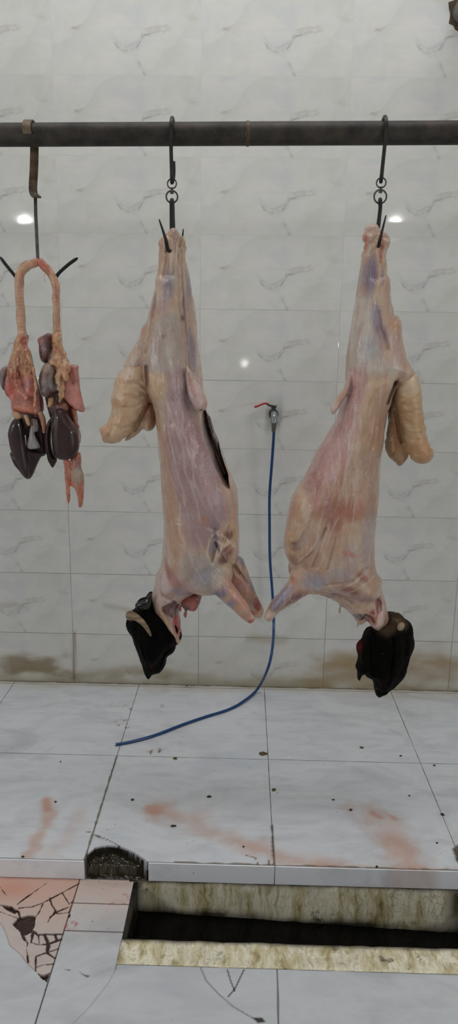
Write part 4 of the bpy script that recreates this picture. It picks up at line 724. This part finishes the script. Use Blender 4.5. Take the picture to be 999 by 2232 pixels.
me = union(mb, .0032, 5); sculpt(me, [(.006, [22, 22, 18], 43, 3), (.003, [34, 34, 110], 45, 2)]); press(me, [(872, 900), (878, 940), (886, 970)], .014, .008, closed=False); press(me, [(860, 1010), (872, 985), (868, 960)], .005, .007, closed=False)
s = Skin(me, (186, 158, 124)); s.lay(.5 * sstep(-.2, .5, fbm(s.V * 16, 4)), (188, 150, 112)); s.ell(895, 835, 26, 22, (218, 200, 178), .7).ell(925, 985, 26, 26, (178, 132, 92), .5).ell(872, 950, 6, 40, (170, 104, 76), .6, -8).ell(858, 890, 8, 24, (150, 96, 70), .6)
for k in range(9): s.line([(876 + k * 4, 862 + k * 15), (896 + k * 3, 868 + k * 15), (916 + k * 2.5, 860 + k * 15)], 2.4, (176, 138, 98), .35, .8)
obj('fat_tail', s.done(), FAT, c2)
hd = [(845, 1335), (860, 1335), (870, 1338), (876, 1343), (882, 1352), (892, 1358), (897, 1366), (900, 1386), (899, 1407), (892, 1425), (890, 1436), (887, 1458), (878, 1474), (867, 1488), (858, 1497), (850, 1501), (842, 1508), (834, 1511), (823, 1517), (818, 1509), (815, 1499), (813, 1488), (808, 1478), (798, 1472), (790, 1464), (785, 1474), (783, 1485), (780, 1474), (780, 1462), (776, 1454), (781, 1438), (777, 1422), (778, 1406), (788, 1394), (796, 1380), (804, 1370), (818, 1366), (832, 1352)]
mb = MB(); mb.inflate(hd, 2.335, .072, .06, .003, 2); mb.inflate([(835, 1362), (870, 1355), (885, 1390), (880, 1440), (860, 1480), (835, 1502), (820, 1490), (812, 1440), (818, 1390)], 2.30, .055, .05, .003)
me = union(mb, .0028, 3); sculpt(me, [(.006, [38, 38, 26], 53, 3), (.007, [16, 16, 12], 56, 2)])
press(me, [(858, 1392), (858, 1440), (848, 1490)], .008, .007, closed=False); press(me, [(816, 1400), (812, 1440), (818, 1480)], .006, .006, closed=False)
s = Skin(me, (10, 8, 7)); p_ = Paint(s.q); wz = fbm(s.V * 40, 6, 3)
p_.blob(s.X([(838, 1345), (860, 1334), (884, 1350), (898, 1372), (890, 1382), (868, 1378), (845, 1390), (826, 1386), (820, 1372)]), (84, 70, 54), .75, .012, .006); p_.lay(.8 * sstep(.1, .45, wz) * sstep(.03, 0, np.hypot(*(s.q - s.X([(842, 1374)])[0]).T)), (126, 106, 82)); p_.lay(.8 * sstep(.1, .45, wz) * sstep(.025, 0, np.hypot(*(s.q - s.X([(872, 1366)])[0]).T)), (120, 96, 74))
p_.blob(s.X([(806, 1370), (822, 1366), (822, 1384), (806, 1398), (790, 1398)]), (76, 26, 24), .85, .006, .004); p_.blob(s.X([(779, 1404), (792, 1402), (797, 1420), (790, 1440), (780, 1430)]), (92, 24, 26), .9, .005, .004); p_.blob(s.X([(848, 1470), (856, 1480), (836, 1512), (822, 1516), (818, 1500)]), (26, 16, 13), .7, .01)
setcol(me, p_.out()); hh = obj('head', me, FUR2, c2)
mb = MB(); mb.inflate([(872, 1358), (880, 1357), (883, 1364), (878, 1372), (868, 1374), (866, 1366)], 2.262, .014, .012, .002); me = union(mb, .002, 2); obj('horn', me, plain('pale_horn_bud', (164, 142, 118), .6), hh)['label'] = 'pale horn stub'
mb = MB(); mb.inflate([(858, 1375), (868, 1380), (876, 1400), (876, 1425), (868, 1440), (860, 1420), (856, 1395)], 2.262, .011, .02, .0025, tiltx=-.2); me = union(mb, .0025, 2); sculpt(me, [(.002, [60, 60, 40], 3, 3)]); setcol(me, np.zeros((len(me.vertices), 4))); obj('ear', me, FUR2, hh)
ob('eye', MB().ball(P(836, 1424, 2.262), .007, sc3=(1, 1, 1.3)), plain('dull_dark_eye_right', (10, 8, 8), .45, spec=.2), hh)
ob('nostril', MB().ball(P(824, 1500, 2.297), .006, sc3=(1.4, .6, .8)), plain('nostril_dark_right', (10, 6, 6), .5), hh)

# ---- plucks
DARKEN = .86
def part(name, parent, pieces, base, mat=ORGAN, paint=None, vox=.0024, sm=3, amp=((.003, [45, 45, 30], 3, 3),), label=None, pr=()):
    mb = MB()
    for kw in pieces:
        kw = dict(kw)
        if 'tube' in kw: mb.tube(spline(kw['tube'], 5), np.interp(np.linspace(0, 1, 5 * (len(kw['tube']) - 1) + 1), np.linspace(0, 1, len(kw['r'])), kw['r']), 14)
        else: mb.inflate(kw['p'], kw['Y'], kw['T'], kw['R'], .0024, tiltx=kw.get('tx', 0), tiltz=kw.get('tz', 0))
    me = union(mb, vox, sm)
    for l, d, sf in pr: press(me, l, d, sf, closed=False)
    if amp: sculpt(me, amp)
    s = Skin(me, base, 2.29)
    if paint: paint(s)
    s.C *= DARKEN * (1 + .35 * fbm(s.V * 55, 61, 3))[:, None]; s.C = np.clip(s.C, .004, 1)
    o = obj(name, s.done(), mat, parent)
    if label: o['label'] = label
    return o
TP = lambda l, Y: [P(x, y, Y) for x, y in l]
def rings(n, z0, z1, col=(170, 112, 92)):
    def f(s):
        s.lay(.5 * sstep(0, .5, fbm(s.V * [40, 40, 60], 3, 3)), (196, 140, 116)); s.lay(.35 * sstep(.2, .9, np.sin(s.V[:, 2] * 2 * math.pi / .0105)) * (s.V[:, 2] < P(40, 610, 2.29)[2]), col)
        for q in n: s.ell(*q)
    return f
a1 = thing('sheep_pluck', 'windpipe, pink lung and split dark liver hanging leftmost on the strap hook', 'organs', P(60, 570, 2.30), 'hanging plucks')
part('windpipe', a1, [dict(tube=TP([(84, 570), (74, 574), (60, 579), (48, 590), (43, 606), (43, 640), (45, 680), (48, 720), (51, 750)], 2.30), r=[.011, .0135, .0145, .014, .013, .0135, .0135, .0135, .014])], (208, 170, 140), amp=((.004, [60, 60, 34], 3, 3),), paint=rings([(76, 568, 8, 12, (190, 110, 92), .6), (46, 612, 6, 20, (176, 98, 78), .5)], 0, 0))
part('gullet_fat', a1, [dict(p=[(40, 730), (58, 730), (60, 752), (66, 772), (72, 800), (70, 830), (56, 842), (40, 838), (26, 825), (16, 815), (20, 795), (26, 765), (32, 745)], Y=2.30, T=.026, R=.025), dict(tube=TP([(56, 765), (66, 790), (74, 815), (77, 845), (76, 880), (78, 910)], 2.262), r=[.005, .0035, .003, .003, .003, .0025]), dict(tube=TP([(33, 770), (32, 800), (36, 838), (44, 855), (58, 870)], 2.262), r=[.004, .003, .003, .003, .006]), dict(p=[(20, 800), (34, 806), (34, 824), (26, 826), (18, 814)], Y=2.275, T=.014, R=.012)], (204, 156, 120), vox=.0019, sm=2, amp=((.008, [70, 70, 40], 3, 3), (.004, [140, 140, 90], 13, 2)), paint=lambda s: (s.lay(.8 * sstep(-.05, .3, fbm(s.V * [70, 70, 30], 5, 3)), (158, 62, 44)), s.lay(.7 * sstep(.1, .4, fbm(s.V * 50, 15, 3)), (222, 186, 156))))
part('lung', a1, [dict(p=[(16, 815), (40, 815), (60, 812), (76, 820), (82, 850), (88, 880), (88, 902), (76, 905), (60, 902), (42, 899), (26, 896), (22, 872), (14, 862), (10, 845)], Y=2.295, T=.02, R=.018), dict(p=[(64, 758), (70, 775), (75, 798), (82, 830), (92, 862), (97, 890), (92, 900), (84, 895), (76, 860), (68, 810), (62, 780)], Y=2.32, T=.016, R=.014)], (184, 108, 88), amp=((.004, [30, 30, 20], 3, 2),), paint=lambda s: (s.lay(.5 * sstep(-.1, .4, fbm(s.V * 24, 5, 3)), (172, 84, 70)), s.ell(22, 850, 10, 16, (176, 62, 46), .6), s.ell(50, 890, 30, 8, (206, 132, 104), .6), s.ell(62, 838, 14, 14, (158, 78, 76), .5), s.ell(85, 850, 8, 50, (170, 104, 100), .6)))
part('heart', a1, [dict(p=[(2, 806), (14, 797), (24, 806), (24, 830), (14, 852), (6, 846), (1, 830)], Y=2.315, T=.03, R=.02)], (86, 66, 68), paint=lambda s: s.ell(16, 808, 12, 10, (168, 144, 124), .7))
part('liver', a1, [dict(p=[(33, 912), (44, 908), (52, 935), (56, 965), (60, 990), (64, 1020), (63, 1040), (56, 1040), (44, 1020), (34, 1000), (24, 982), (18, 955), (18, 940), (24, 922)], Y=2.285, T=.022, R=.02), dict(p=[(56, 970), (72, 980), (90, 985), (100, 993), (90, 996), (80, 1015), (74, 1030), (66, 1043), (56, 1042), (42, 1025), (30, 1010), (22, 985), (40, 990)], Y=2.31, T=.018, R=.016), dict(p=[(62, 915), (84, 905), (98, 935), (101, 960), (102, 990), (90, 990), (70, 985), (58, 975), (56, 940)], Y=2.325, T=.016, R=.014)], (58, 42, 44), LIVER, amp=((.002, [14, 14, 10], 3, 2),), label='dark brown liver', pr=[([(40, 915), (50, 945), (56, 970)], .008, .006)], paint=lambda s: (s.ell(92, 965, 12, 26, (40, 30, 30), .6), s.ell(50, 930, 8, 30, (22, 14, 14), .7)))
part('gall_membrane', a1, [dict(p=[(66, 928), (72, 930), (76, 948), (82, 962), (88, 974), (80, 978), (62, 980), (57, 972), (62, 952)], Y=2.292, T=.011, R=.014), dict(p=[(66, 915), (78, 912), (84, 925), (82, 940), (72, 938)], Y=2.30, T=.016, R=.014)], (150, 146, 150), label='pale grey membrane', paint=lambda s: (s.ell(76, 924, 12, 12, (110, 92, 92), .7), s.lay(.6 * sstep(.1, .8, np.sin(s.V[:, 0] * 900 + 20 * s.V[:, 2])), (196, 196, 200))))
part('caul', a1, [dict(p=[(30, 892), (60, 896), (88, 900), (97, 925), (98, 955), (88, 960), (60, 955), (40, 930)], Y=2.325, T=.012, R=.012)], (74, 44, 38), label='dark red tissue behind the liver')
part('suet', a1, [dict(p=[(28, 895), (44, 902), (46, 912), (36, 914), (28, 908)], Y=2.275, T=.012, R=.012), dict(p=[(50, 905), (60, 904), (66, 920), (66, 930), (58, 926)], Y=2.275, T=.01, R=.01), dict(tube=TP([(86, 898), (92, 912), (96, 930), (96, 945)], 2.29), r=[.008, .009, .007, .004])], (196, 158, 124), paint=lambda s: s.ell(92, 920, 10, 30, (160, 90, 64), .7))
a2 = thing('sheep_pluck', 'windpipe, pink lung and whole dark liver with dangling strands, beside the left carcass', 'organs', P(110, 575, 2.30), 'hanging plucks')
part('windpipe', a2, [dict(tube=TP([(86, 564), (92, 576), (102, 586), (112, 598), (119, 614), (122, 640), (123, 680), (123, 715), (126, 740)], 2.30), r=[.010, .0135, .0135, .0125, .012, .0115, .0115, .0115, .0125]), dict(tube=TP([(97, 596), (97, 606), (98, 615)], 2.285), r=[.002, .0012, .0008])], (204, 164, 134), amp=((.004, [60, 60, 34], 5, 3),), paint=rings([(92, 577, 11, 10, (178, 64, 44), .8), (102, 590, 7, 12, (180, 90, 70), .6), (124, 640, 4, 16, (150, 76, 60), .6)], 0, 0))
part('spleen', a2, [dict(p=[(96, 730), (106, 725), (116, 728), (118, 745), (116, 770), (108, 786), (98, 792), (90, 786), (86, 770), (85, 750), (82, 742), (86, 735)], Y=2.315, T=.024, R=.02)], (84, 44, 50), label='dark purple spleen', paint=lambda s: (s.ell(88, 742, 8, 9, (176, 128, 110), .7), s.ell(106, 735, 10, 9, (116, 50, 46), .6), s.ell(108, 776, 6, 8, (170, 130, 118), .5)))
part('heart', a2, [dict(p=[(92, 800), (100, 790), (120, 790), (126, 808), (124, 830), (126, 852), (114, 862), (101, 867), (92, 860), (86, 840), (86, 820)], Y=2.30, T=.034, R=.026)], (88, 72, 70), label='grey brown heart', paint=lambda s: (s.ell(104, 798, 18, 12, (176, 160, 142), .85), s.line([(88, 845), (104, 832), (118, 815)], 5, (150, 130, 116), .6), s.ell(112, 855, 14, 9, (80, 44, 40), .6)))
part('gullet_fat', a2, [dict(p=[(117, 726), (131, 726), (136, 750), (144, 775), (150, 790), (155, 800), (150, 815), (142, 828), (138, 845), (139, 865), (134, 878), (128, 872), (128, 850), (122, 830), (120, 805), (112, 790), (116, 765)], Y=2.29, T=.024, R=.018), dict(p=[(136, 790), (150, 790), (153, 800), (148, 815), (150, 830), (142, 832), (136, 815)], Y=2.27, T=.016, R=.014), dict(p=[(106, 868), (114, 868), (114, 884), (108, 888), (104, 880)], Y=2.285, T=.012, R=.01)], (208, 166, 128), vox=.0019, sm=2, amp=((.008, [65, 65, 42], 23, 3), (.004, [140, 140, 90], 33, 2)), paint=lambda s: (s.lay(.75 * sstep(-.1, .3, fbm(s.V * [80, 80, 34], 5, 3)) * sstep(P(0, 840, 2.29)[2], P(0, 770, 2.29)[2], s.V[:, 2]), (160, 72, 48)), s.lay(.5 * sstep(.1, .4, fbm(s.V * 50, 15, 3)), (226, 192, 160))))
part('lung', a2, [dict(p=[(146, 802), (156, 794), (171, 796), (172, 812), (175, 840), (181, 875), (184, 897), (168, 896), (156, 888), (140, 872), (136, 862), (136, 842), (140, 820)], Y=2.305, T=.018, R=.016)], (192, 126, 114), amp=((.004, [34, 34, 22], 3, 3),), label='dull pink lung', paint=lambda s: (s.lay(.4 * sstep(0, .4, fbm(s.V * 60, 5, 3)), (176, 104, 96)), s.ell(157, 836, 3, 3, (90, 20, 20), .9), s.line([(141, 871), (160, 888), (180, 895)], 3, (206, 150, 124), .7), s.line([(165, 830), (174, 860), (182, 892)], 2.5, (140, 76, 72), .7)))
part('liver', a2, [dict(p=[(120, 895), (132, 888), (143, 895), (156, 915), (168, 932), (171, 950), (173, 974), (168, 990), (158, 999), (141, 1003), (126, 1000), (116, 985), (112, 950), (114, 915)], Y=2.285, T=.034, R=.03), dict(p=[(122, 900), (114, 930), (112, 960), (116, 985), (125, 1002), (120, 1014), (115, 1020), (108, 1010), (103, 998), (99, 970), (98, 945), (104, 918)], Y=2.30, T=.02, R=.018)], (56, 40, 40), LIVER, amp=((.0015, [14, 14, 10], 3, 2),), label='dark brown liver', paint=lambda s: (s.line([(125, 895), (125, 915), (114, 940)], 2.5, (120, 110, 112), .6), s.ell(112, 1000, 6, 24, (30, 20, 20), .6), s.line([(146, 897), (158, 918), (170, 940)], 3, (110, 90, 88), .6)))
part('caul', a2, [dict(p=[(100, 855), (130, 850), (150, 868), (166, 892), (168, 925), (150, 935), (122, 930), (106, 900)], Y=2.325, T=.012, R=.012)], (70, 40, 36), label='dark red tissue behind the liver')
part('vessel_stub', a2, [dict(tube=TP([(160, 890), (162, 910), (166, 925), (172, 932)], 2.31), r=[.009, .008, .007, .006]), dict(p=[(120, 880), (145, 876), (150, 892), (140, 900), (124, 896)], Y=2.30, T=.022, R=.02), dict(p=[(170, 930), (176, 945), (177, 962), (172, 968), (167, 950)], Y=2.31, T=.012, R=.01)], (172, 92, 70), paint=lambda s: (s.ell(132, 888, 18, 10, (70, 44, 42), .85), s.ell(173, 952, 8, 22, (170, 156, 156), .8)))
part('gut_strands', a2, [dict(tube=TP([(144, 1002), (145, 1025), (146, 1050), (148, 1075), (149, 1092), (150, 1100)], 2.30), r=[.007, .0055, .006, .0065, .004, .0006]), dict(tube=TP([(150, 1005), (152, 1030), (151, 1060), (150, 1078)], 2.295), r=[.005, .004, .0035, .003]), dict(p=[(154, 998), (166, 990), (174, 985), (177, 998), (178, 1020), (183, 1042), (182, 1065), (181, 1085), (181, 1100), (176, 1107), (170, 1102), (168, 1085), (163, 1066), (155, 1058), (154, 1040), (156, 1020)], Y=2.305, T=.02, R=.016)], (196, 122, 96), label='dangling gut strands and gall sac', vox=.0019, sm=2, amp=((.005, [60, 60, 26], 3, 3), (.002, [140, 140, 60], 33, 2)), paint=lambda s: (s.ell(168, 1036, 13, 22, (164, 152, 136), .9), s.lay(.5 * sstep(0, .4, fbm(s.V * 50, 25, 3)), (158, 66, 46)), s.ell(168, 1036, 10, 18, (168, 158, 142), .6), s.ell(164, 1010, 12, 12, (140, 56, 40), .6)))
# ------------------------------------------------------------------ FLOOR CRUMBS
DUNG = plain('olive_dirt_clump', (92, 78, 46), .8); DARKD = plain('black_dirt_flake', (44, 38, 34), .7); CLOT = plain('dark_clot', (44, 22, 20), .35)
def crumb(name, label, cat, x, y, w, h, mat, sd, grp='dirt crumbs on the floor tiles'):
    p = PZ(x, y, 0); r = random.Random(sd); k = 1 / 620.; mb = MB(); mb.ball([p[0], p[1], .0], 1, 8, (w * k * .72, h * k * 1.15, .004)); V = mb.V(); c = np.array([p[0], p[1], 0]); q = (V - c) / [w * k * .72, h * k * 1.15, .004]
    d = 1 + .38 * fbm(q * 1.9 + sd * 3.1, sd, 2); V = c + (V - c) * d[:, None]; V[:, 2] = np.maximum(V[:, 2], 0) + .0006
    me = me_from(V, mb.f); tag(obj(name, me, mat, loc=(p[0], p[1], .0006)), label, cat, grp)
for i, a in enumerate([('dung_clump', 'large olive brown clump on the floor tile joint below the hose', 'dirt', 574, 1643, 16, 7, DUNG), ('dung_clump', 'brown clump on the tile joint below the lying hose', 'dirt', 382, 1654, 7, 4, DUNG), ('dung_clump', 'small olive clump alone on the floor tile below the right head', 'dirt', 789, 1630, 7, 3.5, DUNG), ('dung_clump', 'tan crumb on the upright tile joint under the large olive clump', 'dirt', 597, 1722, 7, 4.5, DUNG),
    ('dirt_flake', 'dark red flake lying on the long orange stain', 'dirt', 378, 1801, 9, 3, CLOT), ('dirt_flake', 'black oval flake beside the right-hand orange stain', 'dirt', 765, 1766, 4.5, 3, CLOT), ('dirt_flake', 'grey flake on the slanting tile joint at the far right', 'dirt', 965, 1776, 6, 3.5, DARKD), ('dirt_flake', 'grey flake right of the long orange stain head', 'dirt', 456, 1737, 7, 3.5, DARKD), ('dirt_flake', 'small dark flake left of the long orange stain head', 'dirt', 289, 1744, 5.5, 2.5, DARKD),
    ('dirt_flake', 'small dark flake beside the short orange streak at left', 'dirt', 121, 1748, 4, 2.2, CLOT), ('dirt_flake', 'dark pellet on the floor near the wall, right of the left head', 'dirt', 407, 1496, 3.5, 2.2, DARKD), ('dirt_flake', 'dark flake on the floor tile joint at the right edge near the crossing', 'dirt', 947, 1669, 4, 2, DARKD), ('dirt_flake', 'black pair of specks near the right tile joint crossing', 'dirt', 874, 1648, 4, 2.2, DARKD), ('dirt_flake', 'small dark pellet below the lying hose end', 'dirt', 132, 1661, 2.6, 2, DARKD),
    ('dirt_flake', 'tiny dark speck on the tile above the right orange stain', 'dirt', 893, 1735, 3, 1.8, DARKD), ('dirt_flake', 'thin dark speck on the tile between both big orange stains', 'dirt', 727, 1744, 5, 1.2, DARKD), ('dirt_flake', 'small speck on the lower end of the long orange stain', 'dirt', 531, 1846, 3, 1.8, DARKD), ('dirt_flake', 'dark crumb on the step edge near the right end', 'dirt', 822, 1890, 4, 2, DARKD), ('dirt_flake', 'dark crumb on the step edge at left above the riser', 'dirt', 50, 1868, 4, 2.2, DARKD), ('dirt_flake', 'dark speck on the tile right of the right orange stain', 'dirt', 953, 1838, 3, 1.8, DARKD)]): crumb(*a, sd=i + 1)
# ------------------------------------------------------------------ LIGHTS + CAMERA
def emit(name, c, s):
    t = NT(name); t.put(t.b.inputs['Base Color'], (*c, 1)); t.put(t.b.inputs['Emission Color'], (*c, 1)); t.b.inputs['Emission Strength'].default_value = s; return t.m
TUBE = emit('fill_tube_glow', (1, 1, 1), 98)
BULB = emit('lit_bulb_glass', (1, .99, .975), 90)
for wx, lab in ((P(55, 487, WALLY), 'glowing white bulb hanging from the ceiling left of the camera'), (P(862, 492, WALLY), 'glowing white bulb hanging from the ceiling right of the camera')):
    m = CAM + (wx - CAM) * 1.8; c = np.array([m[0], 2 * WALLY - m[1], m[2]])
    b = thing('light_bulb', lab, 'lamp', tuple(c), 'hanging bulbs'); ob('glass', MB().ball(c, .048), BULB, b)
    ob('socket', MB().tube([c + [0, 0, .045], c + [0, 0, .11]], .022, 16), plain('socket_plastic', (230, 230, 226), .4), b); ob('cord', MB().tube([c + [0, 0, .11], [c[0], c[1], CH]], .004, 8), plain('cord_white', (210, 210, 206), .5), b)
wx = P(533, 792, WALLY); m = CAM + (wx - CAM) * 2.09; c = np.array([m[0], 2 * WALLY - m[1], m[2]])  # small source standing in for a hand-held torch; its cord is made up
tl = thing('torch_stand_in', 'tiny bright lamp standing in for a held torch, on an added cord behind the camera', 'lamp', tuple(c)); ob('lens', MB().ball(c, .011), emit('small_lamp_glow', (1, .98, .94), 160), tl); ob('cord', MB().tube([c + [0, 0, .010], [c[0], c[1], CH]], .003, 8), plain('added_cord', (210, 210, 206), .5), tl)
ld = bpy.data.lights.new('added_ceiling_fill', 'AREA'); ld.shape = 'RECTANGLE'; ld.size = 2.8; ld.size_y = .7; ld.energy = 31; ld.color = (1, 1, 1)  # added fill panel for soft light from above, no such source known
lo = bpy.data.objects.new('added_ceiling_fill', ld); COL.objects.link(lo); lo.location = (0, 2.25, CH - .02)
for sx, lab in ((-1, 'added white fill tube on the left side wall'), (1, 'added white fill tube on the right side wall')):  # added fill tubes, out of view, lighting the step and meat from the front
    c = np.array([sx * (X1 - .05), .55, 1.6]); b = thing('added_fill_tube', lab, 'lamp', tuple(c), 'added side wall fill tubes')
    ob('holder', MB().box((c[0] - .02 + sx * .03, c[1] - .62, c[2] - .025), (c[0] + .02 + sx * .03, c[1] + .62, c[2] + .025)), plain('fill_tube_holder_white', (226, 226, 224), .4), b, bevel=.004)
    ob('tube', MB().tube([c + [0, -.6, 0], c + [0, .6, 0]], .018, 18), TUBE, b)
w = bpy.data.worlds.new('room_ambient'); sc.world = w; w.use_nodes = True; w.node_tree.nodes['Background'].inputs[0].default_value = (.5, .5, .5, 1); w.node_tree.nodes['Background'].inputs[1].default_value = .1
cd = bpy.data.cameras.new('camera'); cam = bpy.data.objects.new('camera', cd); COL.objects.link(cam); sc.camera = cam
cd.sensor_fit = 'VERTICAL'; cd.sensor_height = 36; cd.sensor_width = 36; cd.lens = FPX / 2232 * 36; cd.clip_start = .02
m4 = Matrix.Identity(4)
for i in range(3): m4[i][0] = CR[0][i]; m4[i][1] = CR[1][i]; m4[i][2] = -CR[2][i]; m4[i][3] = CAM[i]
cam.matrix_world = m4
for o in bpy.data.objects:
    if '_b' in o: del o['_b']
sc.view_settings.view_transform = 'Standard'; sc.view_settings.look = 'None'; sc.view_settings.gamma = 1; sc.view_settings.exposure = 0.0; sc.view_settings.use_curve_mapping = False
